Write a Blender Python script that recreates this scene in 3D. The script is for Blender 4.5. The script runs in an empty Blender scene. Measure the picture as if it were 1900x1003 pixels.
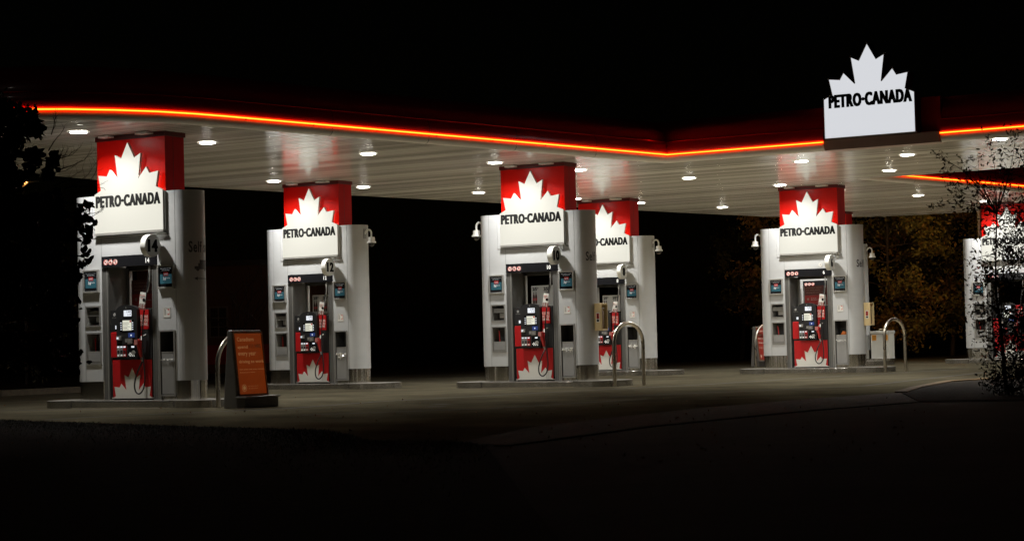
import bpy, bmesh, math, random
from mathutils import Vector, Matrix
R=math.radians
scene=bpy.context.scene; C=scene.collection
# ------------------------------------------------------------------ camera
TH=-0.550839621
CAMH=0.9499
cd=bpy.data.cameras.new('camera'); cam=bpy.data.objects.new('camera',cd); C.objects.link(cam); scene.camera=cam
cd.sensor_width=36; cd.lens=36*3600/1900; cd.clip_end=600; cd.clip_start=.5
_p,_r=0.0367031249,0.0244775828
_c,_s=math.cos(_r),math.sin(_r)
_f=Vector((0,math.cos(_p),math.sin(_p))); _U=Vector((0,-math.sin(_p),math.cos(_p))); _R=Vector((1,0,0))
_x=_R*_c-_U*_s; _y=_R*_s+_U*_c
cam.matrix_world=Matrix(((_x.x,_y.x,-_f.x,0),(_x.y,_y.y,-_f.y,0),(_x.z,_y.z,-_f.z,CAMH),(0,0,0,1)))
F=3600.
def ray(px,py):
    dx,dy=px-950,py-501.5
    a=dx*_c-dy*_s; w=dx*_s+dy*_c
    d=_R*(a/F)+_f-_U*(w/F); return d
def gp(px,py,z=0.0):
    d=ray(px,py); return Vector((0,0,CAMH))+d*((z-CAMH)/d.z)
def dp(px,py,Y):
    d=ray(px,py); return Vector((0,0,CAMH))+d*(Y/d.y)
# ------------------------------------------------------------------ world (night)
w=bpy.data.worlds.new('World'); scene.world=w; w.use_nodes=True
nt=w.node_tree; bg=nt.nodes['Background']
sky=nt.nodes.new('ShaderNodeTexSky'); sky.sky_type='NISHITA'; sky.sun_disc=False; sky.sun_elevation=R(2); sky.sun_rotation=R(160)
nt.links.new(sky.outputs[0],bg.inputs[0]); bg.inputs[1].default_value=0.0002
vs=scene.view_settings; vs.view_transform='Standard'; vs.look='None'; vs.exposure=0; vs.gamma=1
LAMP_W=92.0; NEON=1.0; SIGN_E=.70; TUBE_W=3.4
# ------------------------------------------------------------------ materials
MT={}
def mat(name,col,rough=.5,metal=0,emit=None,es=1,bump=None,var=None,coat=0,spec=None):
    if name in MT: return MT[name]
    m=bpy.data.materials.new(name); m.use_nodes=True; n=m.node_tree; b=n.nodes['Principled BSDF']
    b.inputs['Base Color'].default_value=(*col,1); b.inputs['Roughness'].default_value=rough; b.inputs['Metallic'].default_value=metal
    if coat: b.inputs['Coat Weight'].default_value=coat; b.inputs['Coat Roughness'].default_value=.1
    if spec is not None: b.inputs['Specular IOR Level'].default_value=spec
    if emit: b.inputs['Emission Color'].default_value=(*emit,1); b.inputs['Emission Strength'].default_value=es
    tc=n.nodes.new('ShaderNodeTexCoord')
    if var:   # (scale, amount, stretch)
        mp=n.nodes.new('ShaderNodeMapping'); n.links.new(tc.outputs['Object'],mp.inputs[0]); mp.inputs['Scale'].default_value=var[2] if len(var)>2 else (1,1,1)
        nz=n.nodes.new('ShaderNodeTexNoise'); nz.inputs['Scale'].default_value=var[0]; nz.inputs['Detail'].default_value=6; nz.inputs['Roughness'].default_value=.65
        n.links.new(mp.outputs[0],nz.inputs[0])
        mx=n.nodes.new('ShaderNodeMix'); mx.data_type='RGBA'
        mx.inputs[6].default_value=(*[c*(1-var[1]) for c in col],1); mx.inputs[7].default_value=(*[min(1,c*(1+var[1])) for c in col],1)
        n.links.new(nz.outputs[0],mx.inputs[0]); n.links.new(mx.outputs[2],b.inputs['Base Color'])
        rr=n.nodes.new('ShaderNodeMapRange'); rr.inputs[3].default_value=max(.03,rough*(1-.5*var[1])); rr.inputs[4].default_value=min(1,rough*(1+.8*var[1]))
        n.links.new(nz.outputs[0],rr.inputs[0]); n.links.new(rr.outputs[0],b.inputs['Roughness'])
    if bump:  # (scale, strength, dist, stretch)
        mp=n.nodes.new('ShaderNodeMapping'); n.links.new(tc.outputs['Object'],mp.inputs[0]); mp.inputs['Scale'].default_value=bump[3] if len(bump)>3 else (1,1,1)
        nz=n.nodes.new('ShaderNodeTexNoise'); nz.inputs['Scale'].default_value=bump[0]; nz.inputs['Detail'].default_value=bump[4] if len(bump)>4 else 5
        n.links.new(mp.outputs[0],nz.inputs[0])
        bp=n.nodes.new('ShaderNodeBump'); bp.inputs['Strength'].default_value=bump[1]; bp.inputs['Distance'].default_value=bump[2]
        n.links.new(nz.outputs[0],bp.inputs['Height']); n.links.new(bp.outputs[0],b.inputs['Normal'])
    MT[name]=m; return m
WHITE=mat('white_wall_panel',(.455,.465,.47),.36,var=(1.3,.10,(1,1,3)),bump=(3,.12,.02))
WHITE2=mat('white_plastic',(.78,.78,.75),.35)
SEAM=mat('seam_dark',(.06,.055,.05),.8)
GREYF=mat('grey_frame',(.30,.295,.28),.4,.5,var=(6,.15))
ALU=mat('brushed_aluminium',(.55,.54,.51),.35,.7,var=(9,.15))
STEEL=mat('stainless_steel',(.9,.88,.84),.15,1.0,bump=(1.6,.6,.05,(6,6,.0),0))
KERB=mat('steel_kerb',(.33,.32,.30),.20,.9,var=(3,.45,(1,1,2)),bump=(1.6,.6,.04,(4,4,.0),0))
CONC=mat('island_concrete',(.16,.15,.13),.9,var=(7,.2),bump=(40,.3,.005))
BLACK=mat('black_plastic',(.02,.02,.021),.35,var=(12,.2))
BLKG=mat('black_gloss',(.012,.012,.014),.15)
RED=mat('red_panel',(.42,.012,.014),.32,var=(2,.1))
REDB=mat('red_box_side',(.42,.006,.008),.45,spec=.15)
DKRED=mat('cap_dark_red',(.11,.008,.008),.5)
DARK=mat('dark_interior',(.05,.048,.045),.7)
BINM=mat('grey_bin_door',(.28,.28,.275),.45,.3,var=(5,.12))
INK=mat('lettering_black',(.010,.010,.010),.9,spec=.05)
GLINK=mat('lettering_grey',(.06,.058,.058),.5)
LETW=mat('lettering_white',(.8,.8,.78),.5,emit=(1,1,.95),es=.25)
EMW=mat('display_white',(.3,.3,.3),.3,emit=(.85,.9,1),es=.8)
EMY=mat('display_cream',(.3,.3,.28),.3,emit=(.95,.95,.78),es=.62)
TEAL=mat('screen_teal',(.02,.07,.09),.2,emit=(.12,.36,.45),es=.10)
SCRR=mat('screen_red',(.3,.02,.02),.2,emit=(.7,.07,.05),es=.08)
SCRT=mat('screen_text',(.5,.5,.5),.3,emit=(.8,.85,.9),es=.2)
BLUE=mat('card_reader_blue',(.02,.04,.18),.3,emit=(.1,.18,.6),es=.12)
BEIGE=mat('beige_plastic',(.62,.48,.25),.45,var=(4,.08))
def leafsign(name,col,e):
    return mat(name,(.05,.05,.048),.6,emit=col,es=e,bump=(1.2,.1,.02))
LEAFM=leafsign('lit_leaf_panel',(1,.975,.84),SIGN_E)
LEAFB=leafsign('lit_leaf_cool',(.93,.95,1.0),.72)
SOFF_D=None
def translucent(name,col):
    m=bpy.data.materials.new(name); m.use_nodes=True; n=m.node_tree; n.nodes.clear()
    o=n.nodes.new('ShaderNodeOutputMaterial'); t=n.nodes.new('ShaderNodeBsdfTranslucent'); d=n.nodes.new('ShaderNodeBsdfPrincipled')
    t.inputs[0].default_value=(*col,1); d.inputs['Base Color'].default_value=(col[0]*.42,col[1]*.4,col[2]*.4,1); d.inputs['Roughness'].default_value=.3
    x=n.nodes.new('ShaderNodeMixShader'); x.inputs[0].default_value=.45
    n.links.new(t.outputs[0],x.inputs[1]); n.links.new(d.outputs[0],x.inputs[2]); n.links.new(x.outputs[0],o.inputs[0]); MT[name]=m; return m
REDT=translucent('red_translucent_face',(.85,.014,.006))
# ------------------------------------------------------------------ mesh helpers
class MB:
    def __init__(s): s.v=[];s.f=[];s.mi=[];s.ms=[]
    def m(s,mt):
        if mt not in s.ms: s.ms.append(mt)
        return s.ms.index(mt)
    def add(s,vs,fs,mt):
        o=len(s.v); s.v+= [tuple(v) for v in vs]; k=s.m(mt)
        for f in fs: s.f.append(tuple(i+o for i in f)); s.mi.append(k)
        return s
    def box(s,x0,x1,y0,y1,z0,z1,mt):
        return s.add([(x0,y0,z0),(x1,y0,z0),(x1,y1,z0),(x0,y1,z0),(x0,y0,z1),(x1,y0,z1),(x1,y1,z1),(x0,y1,z1)],
          [(0,3,2,1),(4,5,6,7),(0,1,5,4),(1,2,6,5),(2,3,7,6),(3,0,4,7)],mt)
    def prism_y(s,poly,y0,y1,mt,side=None):   # poly (x,z) counter-clockwise seen from -y
        n=len(poly); vs=[(x,y0,z) for x,z in poly]+[(x,y1,z) for x,z in poly]
        s.add(vs,[tuple(range(n)),tuple(range(2*n-1,n-1,-1))],mt)
        s.add(vs,[(i,i+n,(i+1)%n+n,(i+1)%n) for i in range(n)],side or mt); return s
    def prism_z(s,poly,z0,z1,mt,top=None):
        n=len(poly); vs=[(x,y,z0) for x,y in poly]+[(x,y,z1) for x,y in poly]
        s.add(vs,[(i,(i+1)%n,(i+1)%n+n,i+n) for i in range(n)],mt)
        s.add(vs,[tuple(range(n-1,-1,-1)),tuple(range(n,2*n))],top or mt); return s
    def tube(s,pts,r,mt,k=8,cap=True):
        pts=[Vector(p) for p in pts]; rs=r if isinstance(r,(list,tuple)) else [r]*len(pts)
        vs=[];fs=[];a=None
        for i,p in enumerate(pts):
            t=(pts[min(i+1,len(pts)-1)]-pts[max(i-1,0)]).normalized()
            if a is None:
                a=t.cross(Vector((0,0,1)));
                if a.length<.1: a=t.cross(Vector((0,1,0)))
            a=(a-t*a.dot(t)).normalized(); b=t.cross(a)
            for j in range(k):
                q=2*math.pi*j/k; vs.append(p+(a*math.cos(q)+b*math.sin(q))*rs[i])
        for i in range(len(pts)-1):
            for j in range(k): fs.append((i*k+j,i*k+(j+1)%k,(i+1)*k+(j+1)%k,(i+1)*k+j))
        if cap: fs.append(tuple(range(k-1,-1,-1))); fs.append(tuple(range((len(pts)-1)*k,len(pts)*k)))
        return s.add(vs,fs,mt)
    def disc_y(s,cx,cz,rx,rz,y0,y1,mt,side=None,k=28):
        return s.prism_y([(cx+rx*math.cos(2*math.pi*i/k),cz+rz*math.sin(2*math.pi*i/k)) for i in range(k)],y0,y1,mt,side)
    def wall_y(s,x0,x1,z0,z1,holes,y,mt,inv=False):     # plane facing -y with rectangular holes
        xs=sorted({x0,x1}|{h[0] for h in holes}|{h[1] for h in holes}); zs=sorted({z0,z1}|{h[2] for h in holes}|{h[3] for h in holes})
        for i in range(len(xs)-1):
            for j in range(len(zs)-1):
                cx=(xs[i]+xs[i+1])/2; cz=(zs[j]+zs[j+1])/2
                if any(h[0]<cx<h[1] and h[2]<cz<h[3] for h in holes): continue
                s.add([(xs[i],y,zs[j]),(xs[i+1],y,zs[j]),(xs[i+1],y,zs[j+1]),(xs[i],y,zs[j+1])],[(0,1,2,3)],mt)
        return s
    def shift(s,dx=0,dy=0,dz=0): s.v=[(a+dx,b+dy,c+dz) for a,b,c in s.v]; return s
    def build(s,name,parent=None,smooth=False,loc=None,bevel=0,kind=None,label=None):
        me=bpy.data.meshes.new(name); me.from_pydata(s.v,[],s.f)
        for mt in s.ms: me.materials.append(mt)
        me.polygons.foreach_set('material_index',s.mi)
        if smooth:
            me.polygons.foreach_set('use_smooth',[True]*len(s.f)); 
        me.update(); o=bpy.data.objects.new(name,me); C.objects.link(o)
        if smooth:
            bm=bmesh.new(); bm.from_mesh(me)
            for e in bm.edges:
                if len(e.link_faces)==2 and e.calc_face_angle(0)>R(38): e.smooth=False
            bm.to_mesh(me); bm.free()
        if bevel:
            md=o.modifiers.new('bevel','BEVEL'); md.width=bevel; md.segments=2; md.limit_method='ANGLE'; md.angle_limit=R(40)
        if parent: o.parent=parent
        if loc: o.location=loc
        if kind: o['kind']=kind
        if label: o['label']=label
        return o
def tag(o,label,cat,group=None):
    o['label']=label; o['category']=cat
    if group: o['group']=group
    return o
def thing(name,label,cat,loc,rz=0,group=None):
    o=bpy.data.objects.new(name,None); C.objects.link(o); o.location=loc; o.rotation_euler=(0,0,rz); o.empty_display_size=.2
    return tag(o,label,cat,group)
def dup(root,loc,label,parent=None):
    r=root.copy(); C.objects.link(r)
    if loc is not None: r.location=loc
    if label: r['label']=label
    if parent: r.parent=parent
    for ch in list(root.children): dup(ch,None,None,r)
    return r
_tc={}
def textgeo(txt,bold=0.0):
    k=(txt,bold)
    if k in _tc: return _tc[k]
    cu=bpy.data.curves.new('t','FONT'); cu.body=txt; cu.size=1; cu.offset=bold; cu.resolution_u=3; cu.space_character=1.0+bold*4; cu.fill_mode='FRONT'
    o=bpy.data.objects.new('t',cu); C.objects.link(o); dg=bpy.context.evaluated_depsgraph_get(); dg.update()
    me=bpy.data.meshes.new_from_object(o.evaluated_get(dg)); vs=[v.co.copy() for v in me.vertices]; fs=[tuple(p.vertices) for p in me.polygons]
    bpy.data.objects.remove(o); bpy.data.curves.remove(cu); bpy.data.meshes.remove(me)
    x0=min(v.x for v in vs); x1=max(v.x for v in vs); y0=min(v.y for v in vs); y1=max(v.y for v in vs)
    _tc[k]=(vs,fs,x0,x1,y0,y1); return _tc[k]
def text_to(mb,txt,fn,x0,x1,z0,z1,mt,bold=.02,keep=False):
    """text stretched to fill x0..x1, z0..z1; fn(x,z)->3D point"""
    vs,fs,a,b,c,d=textgeo(txt,bold); sx=(x1-x0)/(b-a); sz=(z1-z0)/(d-c)
    if keep: sx=sz*keep
    k=3 if bold>.025 else 1; w_=(b-a)*sx/max(1,len(txt))*(.10 if k>1 else 0)
    for i in range(k):
        o_=(i-(k-1)/2)*w_; q0=Vector(fn(0,0)); e1=Vector(fn(.001,0))-q0; e2=Vector(fn(0,.001))-q0; nn=e1.cross(e2).normalized()*(.0006*i)
        mb.add([Vector(fn(x0+(v.x-a)*sx+o_, z0+(v.y-c)*sz))+nn for v in vs],fs,mt)
def fy(y): return lambda x,z:(x,y,z)
# ------------------------------------------------------------------ positions
PD={14:(-7.0656,33.1696),10:(-.1912,40.5584),6:(6.7109,48.3185),12:(-5.1063,43.6700),8:(1.7909,51.1611),4:(8.741,58.861),2:(13.611,56.068)}
ct,st=math.cos(TH),math.sin(TH)
U=Vector((ct,st,0)); N=Vector((-st,ct,0))
def L2W(p,lx,ly,z=0):
    P=Vector((*PD[p],0)) if p in PD else Vector(p); return P+U*lx+N*ly+Vector((0,0,z))
LEAFH=[(0,4.472),(.147,4.205),(.29,4.275),(.228,3.846),(.411,4.036),(.48,3.925),(.675,3.95),(.62,3.693),(.768,3.625)]
def leafpoly(cx,k,apex,bottom):
    rt=[(cx+a*k,apex-(4.472-z)*k) for a,z in LEAFH]; lf=[(cx-a*k,apex-(4.472-z)*k) for a,z in LEAFH[1:]]
    return [(lf[-1][0],bottom),(rt[-1][0],bottom)]+rt[::-1]+lf     # ccw from -y
# ================================================================== CANOPY
SO=4.62
A0=Vector((3.29,40.74,0))
def fs(s,off=0): return A0+U*s-N*off
loop=[fs(6.02),fs(16),Vector((20.6,37.9,0)),Vector((8.3,46.2,0)),Vector((18.3,57.0,0)),Vector((19.6,58.3,0)),Vector((20,60.3,0)),Vector((17.6,62.4,0)),Vector((14.7,59.8,0)),Vector((13.7,60.4,0)),
 Vector((12.83,61.0,0)),Vector((11.9,61.25,0)),Vector((10.82,61.25,0)),Vector((9.34,60.8,0)),Vector((8.0,60.0,0)),Vector((6.6,58.6,0)),Vector((-7.2,43.75,0)),Vector((-8.4,42.1,0)),Vector((-9.4,40.3,0)),Vector((-11.2,37.6,0)),Vector((-12.0,36.0,0)),
 Vector((-12.2,34.6,0)),Vector((-11.6,33.0,0)),Vector((-10.6,31.7,0)),Vector((-9.5,30.9,0)),Vector((-8.5,30.57,0)),Vector((-7.74,30.5,0)),Vector((-7.0,30.62,0)),Vector((-6.3,30.88,0)),Vector((-5.7,31.2,0)),Vector((-5.2,31.6,0)),Vector((-4.75,32.05,0)),A0.copy(),fs(3.60)]
def offs(path,d,closed=False):
    out=[]; n=len(path)
    for i,p in enumerate(path):
        a=path[i-1] if (i>0 or closed) else None; b=path[(i+1)%n] if (i<n-1 or closed) else None
        ns=[]
        for q,r in ((a,p),(p,b)):
            if q is not None and r is not None:
                t=(r-q).normalized(); ns.append(Vector((t.y,-t.x,0)))
        if len(ns)==1: out.append(p+ns[0]*d)
        else:
            m=(ns[0]+ns[1]).normalized(); out.append(p+m*(d/max(.35,m.dot(ns[0]))))
    return out
def sweep(mb,path,prof,mt,caps=True):
    rows=[[q+Vector((0,0,z)) for q in offs(path,d)] for d,z in prof]
    n=len(path); vs=[v for r in rows for v in r]; fsl=[]
    for i in range(len(prof)-1):
        for j in range(n-1): fsl.append((i*n+j,i*n+j+1,(i+1)*n+j+1,(i+1)*n+j))
    if caps:
        fsl.append(tuple(i*n for i in range(len(prof)))); fsl.append(tuple(i*n+n-1 for i in range(len(prof)-1,-1,-1)))
    mb.add(vs,fsl,mt)
# soffit material: planks run along the kiosk direction, ribs across it
SOF=mat('soffit_planks',(.80,.77,.71),.30,.0,spec=.8)
def soffit_nodes():
    n=SOF.node_tree; b=n.nodes['Principled BSDF']; tc=n.nodes.new('ShaderNodeTexCoord')
    mp=n.nodes.new('ShaderNodeMapping'); mp.inputs['Rotation'].default_value=(0,0,-TH); n.links.new(tc.outputs['Object'],mp.inputs[0])
    sx=n.nodes.new('ShaderNodeSeparateXYZ'); n.links.new(mp.outputs[0],sx.inputs[0])
    mu=n.nodes.new('ShaderNodeMath'); mu.operation='MULTIPLY'; mu.inputs[1].default_value=1/.20; n.links.new(sx.outputs[1],mu.inputs[0])
    fr=n.nodes.new('ShaderNodeMath'); fr.operation='FRACT'; n.links.new(mu.outputs[0],fr.inputs[0])
    fl=n.nodes.new('ShaderNodeMath'); fl.operation='FLOOR'; n.links.new(mu.outputs[0],fl.inputs[0])
    wn=n.nodes.new('ShaderNodeTexWhiteNoise'); wn.noise_dimensions='1D'; n.links.new(fl.outputs[0],wn.inputs['W'])
    # rib profile: rounded plank with a groove
    pp=n.nodes.new('ShaderNodeMath'); pp.operation='PINGPONG'; pp.inputs[1].default_value=.5; n.links.new(fr.outputs[0],pp.inputs[0])
    mr=n.nodes.new('ShaderNodeMapRange'); mr.interpolation_type='SMOOTHSTEP'; mr.inputs[1].default_value=0; mr.inputs[2].default_value=.13; n.links.new(pp.outputs[0],mr.inputs[0])
    nz=n.nodes.new('ShaderNodeTexNoise'); nz.inputs['Scale'].default_value=1.0; mp2=n.nodes.new('ShaderNodeMapping'); mp2.inputs['Scale'].default_value=(.45,9,1)
    n.links.new(mp.outputs[0],mp2.inputs[0]); n.links.new(mp2.outputs[0],nz.inputs[0])
    ad=n.nodes.new('ShaderNodeMath'); ad.operation='MULTIPLY_ADD'; ad.inputs[1].default_value=.5; n.links.new(nz.outputs[0],ad.inputs[0]); n.links.new(mr.outputs[0],ad.inputs[2])
    bp=n.nodes.new('ShaderNodeBump'); bp.inputs['Strength'].default_value=.55; bp.inputs['Distance'].default_value=.012
    n.links.new(ad.outputs[0],bp.inputs['Height']); n.links.new(bp.outputs[0],b.inputs['Normal'])
    cr=n.nodes.new('ShaderNodeMix'); cr.data_type='RGBA'; cr.inputs[6].default_value=(.38,.36,.32,1); cr.inputs[7].default_value=(.94,.91,.84,1)
    m3=n.nodes.new('ShaderNodeMath'); m3.operation='MULTIPLY_ADD'; m3.inputs[1].default_value=.42; m3.inputs[2].default_value=.60; n.links.new(wn.outputs[0],m3.inputs[0])
    m4=n.nodes.new('ShaderNodeMath'); m4.operation='MULTIPLY'; n.links.new(m3.outputs[0],m4.inputs[0]); n.links.new(mr.outputs[0],m4.inputs[1])
    n.links.new(m4.outputs[0],cr.inputs[0]); n.links.new(cr.outputs[2],b.inputs['Base Color'])
    rr=n.nodes.new('ShaderNodeMapRange'); rr.inputs[3].default_value=.09; rr.inputs[4].default_value=.21; n.links.new(wn.outputs[0],rr.inputs[0]); n.links.new(rr.outputs[0],b.inputs['Roughness'])
    pass
soffit_nodes()
CR=mat('canopy_red',(.60,.012,.012),.32,coat=.4,var=(1,.12))
LIP=mat('canopy_lip',(.82,.78,.72),.4)
canopy=thing('canopy','long white-soffit filling station canopy edged in dark red with orange neon','canopy',(0,0,0))
full=loop[:]
mb=MB(); mb.add([v+Vector((0,0,SO)) for v in full],[tuple(range(len(full)-1,-1,-1))],SOF)
mb.build('soffit',canopy)
mb=MB(); sweep(mb,loop,[(0,SO-.004),(.05,SO+.012),(.085,SO+.05),(.10,SO+.10),(.10,SO+.125)],LIP,False); mb.build('soffit_lip',canopy,smooth=True)
mb=MB(); sweep(mb,loop,[(.10,SO+.125),(.085,SO+.13),(.085,SO+.20),(.105,SO+.205),(.115,SO+.25),(.11,SO+.31),(.09,SO+.38),(.06,SO+.44)],CR); mb.build('neon_channel',canopy,smooth=True)
mb=MB(); sweep(mb,loop,[(.06,SO+.44),(.035,SO+.443),(.02,SO+.52),(-.04,SO+.64),(-.15,SO+.78),(-.32,SO+.88),(-.6,SO+.95)],CR); mb.build('fascia',canopy,smooth=True)
mb=MB(); rp=offs(full,-.6,True); mb.add([v+Vector((0,0,SO+.95)) for v in rp],[tuple(range(len(rp)))],CR); mb.build('roof',canopy)
mb=MB(); mb.tube([q+Vector((0,0,SO+.445)) for q in offs(loop,.062)],.010,mat('bead_red',(.7,.02,.02),.18,1.0),8); mb.build('added_glint_bead',canopy,smooth=True)  # glossy bead added to catch the neon as a thin bright line
# joint lines in the fascia
mb=MB()
for i in range(len(loop)-1):
    a,b=loop[i],loop[i+1]; Lg=(b-a).length
    if Lg<2: continue
    k=max(1,round(Lg/2.6)); t=(b-a).normalized(); nn=Vector((t.y,-t.x,0))
    for j in range(1,k):
        q=a+(b-a)*(j/k); mb=MB()
        pr=[(.002,SO-.004),(.053,SO+.012),(.088,SO+.05),(.103,SO+.125)]; pr2=[(.108,SO+.205),(.118,SO+.25),(.113,SO+.31),(.093,SO+.38),(.063,SO+.44)]
        for P_ in (pr,pr2):
            mb=MB()
            for e in range(len(P_)-1):
                (d0,z0),(d1,z1)=P_[e],P_[e+1]; h=.006
                mb.add([q+nn*d0-t*h+Vector((0,0,z0)),q+nn*d0+t*h+Vector((0,0,z0)),q+nn*d1+t*h+Vector((0,0,z1)),q+nn*d1-t*h+Vector((0,0,z1))],[(0,1,2,3)],SEAM)
            mb.build('fascia_joint',canopy)
NEO=mat('neon_orange',(.8,.05,.01),.3,emit=(1.0,.05,.002),es=3.0)
NEOC=mat('neon_core',(.8,.3,.02),.3,emit=(1.0,.30,.02),es=4.2)
def densify(path,d=.6):
    out=[path[0]]
    for a,b in zip(path,path[1:]):
        k=max(1,int((b-a).length/d)); out+=[a+(b-a)*(j/k) for j in range(1,k+1)]
    return out
for zz,mm in ((SO+.149,NEO),(SO+.166,NEOC),(SO+.183,NEO)):
    mb=MB(); mb.tube([q+Vector((0,0,zz)) for q in offs(loop,.125)],.0085,mm,6); mb.build('neon_tube',canopy,smooth=True)
# tube brackets
bb=MB(); bb.box(-.014,.014,-.012,.030,.132,.150,CR); b0=None
for i in range(len(loop)-1):
    a,b=loop[i],loop[i+1]; Lg=(b-a).length; t=(b-a).normalized(); k=int(Lg/1.5)
    if i not in (0,2,len(loop)-2,len(loop)-3): continue
    for j in range(k):
        q=a+t*(1.5*j+.4)+Vector((t.y,-t.x,0))*.125+Vector((0,0,SO))
        if b0 is None: b0=o=bb.build('tube_bracket',canopy)
        else: o=b0.copy(); C.objects.link(o); o.parent=canopy
        o.location=q; o.rotation_euler=(0,0,math.atan2(t.y,t.x)+math.pi)
# portal block carrying the high sign
mb=MB()
def ob(mb,s0,s1,d0,d1,z0,z1,mt):  # oriented box along front strip; d = distance outward
    vs=[fs(s,d)+Vector((0,0,z)) for z in (z0,z1) for s,d in ((s0,d1),(s1,d1),(s1,d0),(s0,d0))]
    mb.add(vs,[(0,3,2,1),(4,5,6,7),(0,1,5,4),(1,2,6,5),(2,3,7,6),(3,0,4,7)],mt)
mb=MB(); ob(mb,3.62,6.0,-.9,.0,SO+.21,SO+.90,CR); mb.build('portal_block',canopy)
mb=MB(); ob(mb,3.62,6.0,-.3,.11,SO-.003,SO+.205,mat('portal_beam',(.42,.30,.27),.5,var=(2,.15))); mb.build('portal_beam',canopy)
# high sign
sg=thing('roof_sign','tall illuminated white maple leaf sign standing above the canopy edge','sign',fs(4.66,.15)+Vector((0,0,4.82)),TH)
poly=[(x,z-4.83) for x,z in leafpoly(0,1.235,6.67,4.83)]
mb=MB(); mb.prism_y(poly,-.16,.16,LEAFB,mat('sign_return',(.035,.03,.03),.5)); mb.build('sign_face',sg)
def edge_trim(mb,poly,y0,y1,wd,mt):
    n=len(poly); c=[]
    for i in range(n):
        a,b=Vector(poly[i]),Vector(poly[(i+1)%n]); t=(b-a).normalized(); nn=Vector((t.y,-t.x))
        vs=[(p.x,y,p.y) for y in (y0,y1) for p in (a-t*wd,b+t*wd,b+t*wd-nn*wd,a-t*wd-nn*wd)]
        mb.add(vs,[(0,1,2,3),(7,6,5,4),(0,4,5,1),(1,5,6,2),(2,6,7,3),(3,7,4,0)],mt)
mb=MB(); edge_trim(mb,poly,-.175,-.155,.014,ALU); mb.build('sign_trim',sg)
mb=MB(); text_to(mb,'PETRO·CANADA',fy(-.164),-.83,.88,.60,.87,INK,.036); mb.build('lettering',sg)
mb=MB(); mb.box(-.4,.4,.16,.4,.15,.85,CR); mb.build('mounting_bracket',sg)
DESC={14:'the nearest kiosk at far left',12:'the kiosk behind the orange advert stand',10:'the middle kiosk beside a steel hoop',8:'the kiosk half hidden by the middle one',6:'the kiosk right of centre before the autumn trees',4:'the hidden kiosk behind the one right of centre',2:'the kiosk behind the shrub at the right edge'}
# ================================================================== canopy lights
FXR=mat('fixture_ring',(.7,.7,.68),.4); LENS=mat('fixture_lens',(.8,.8,.8),.3,emit=(1,.96,.88),es=34)
def canopy_light(x,y,label,first=[None]):
    if first[0] is None:
        t=thing('canopy_light','','light',(0,0,0),TH,'round downlights set in the canopy soffit')
        mb=MB(); k=24
        ring=[(math.cos(2*math.pi*i/k),math.sin(2*math.pi*i/k)) for i in range(k)]
        mb.add([(a*.21,b*.21,0) for a,b in ring]+[(a*.20,b*.20,-.014) for a,b in ring]+[(a*.165,b*.165,-.014) for a,b in ring],[(i,i+k,(i+1)%k+k,(i+1)%k) for i in range(k)]+[(i+k,i+2*k,(i+1)%k+2*k,(i+1)%k+k) for i in range(k)],FXR)
        mb.build('frame',t,smooth=True)
        mb=MB(); vs=[];fl=[]; rr=[(.165,-.010),(.14,-.014),(.09,-.018),(.03,-.020)]
        for r_,z_ in rr: vs+=[(a*r_,b*r_,z_) for a,b in ring]
        for q in range(3): fl+=[(q*k+i,(q+1)*k+i,(q+1)*k+(i+1)%k,q*k+(i+1)%k) for i in range(k)]
        fl.append(tuple(range(3*k,4*k))); mb.add(vs,fl,LENS); mb.build('lens',t,smooth=True)
        ld=bpy.data.lights.new('lamp','AREA'); ld.shape='DISK'; ld.size=.26; ld.spread=R(146); ld.energy=LAMP_W; ld.color=(1,.98,.94)
        lo=bpy.data.objects.new('lamp',ld); C.objects.link(lo); lo.parent=t; lo.location=(0,0,-.055)
        t.scale=(.86,.86,1); first[0]=t; t.location=(x,y,SO-.002); t['label']=label; return t
    return dup(first[0],(x,y,SO-.002),label)
def nearp(p,back):
    q=L2W(p,.8,1.95) if back else L2W(p,.40,-.85); return q.x,q.y
for p in (14,12,10,8,6,4,2):
    nm=DESC[p]
    x,y=nearp(p,0); canopy_light(x,y,'soffit downlight in front of '+nm)
    x,y=nearp(p,1); canopy_light(x,y,'soffit downlight behind '+nm)
for x,y,l in ((-2.7,37.12,'soffit downlight midway between kiosks 14 and 10, under the front neon edge'),(-.77,47.43,'soffit downlight midway between kiosks 12 and 8, near the rear edge'),(4.13,44.62,'soffit downlight midway between kiosks 10 and 6'),
  (6.01,54.97,'soffit downlight near the rear edge left of kiosk 6'),(6.19,41.02,'soffit downlight behind the neon edge left of the roof sign'),(8.25,40.12,'starry soffit downlight under the beam right of the roof sign'),
  (8.61,43.89,'soffit downlight above the tip of the far neon line'),(10.98,52.12,'soffit downlight under the far canopy below the second neon line'),(9.46,37.3,'soffit downlight at right edge under the front neon line')):
    canopy_light(x,y,l)
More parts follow.
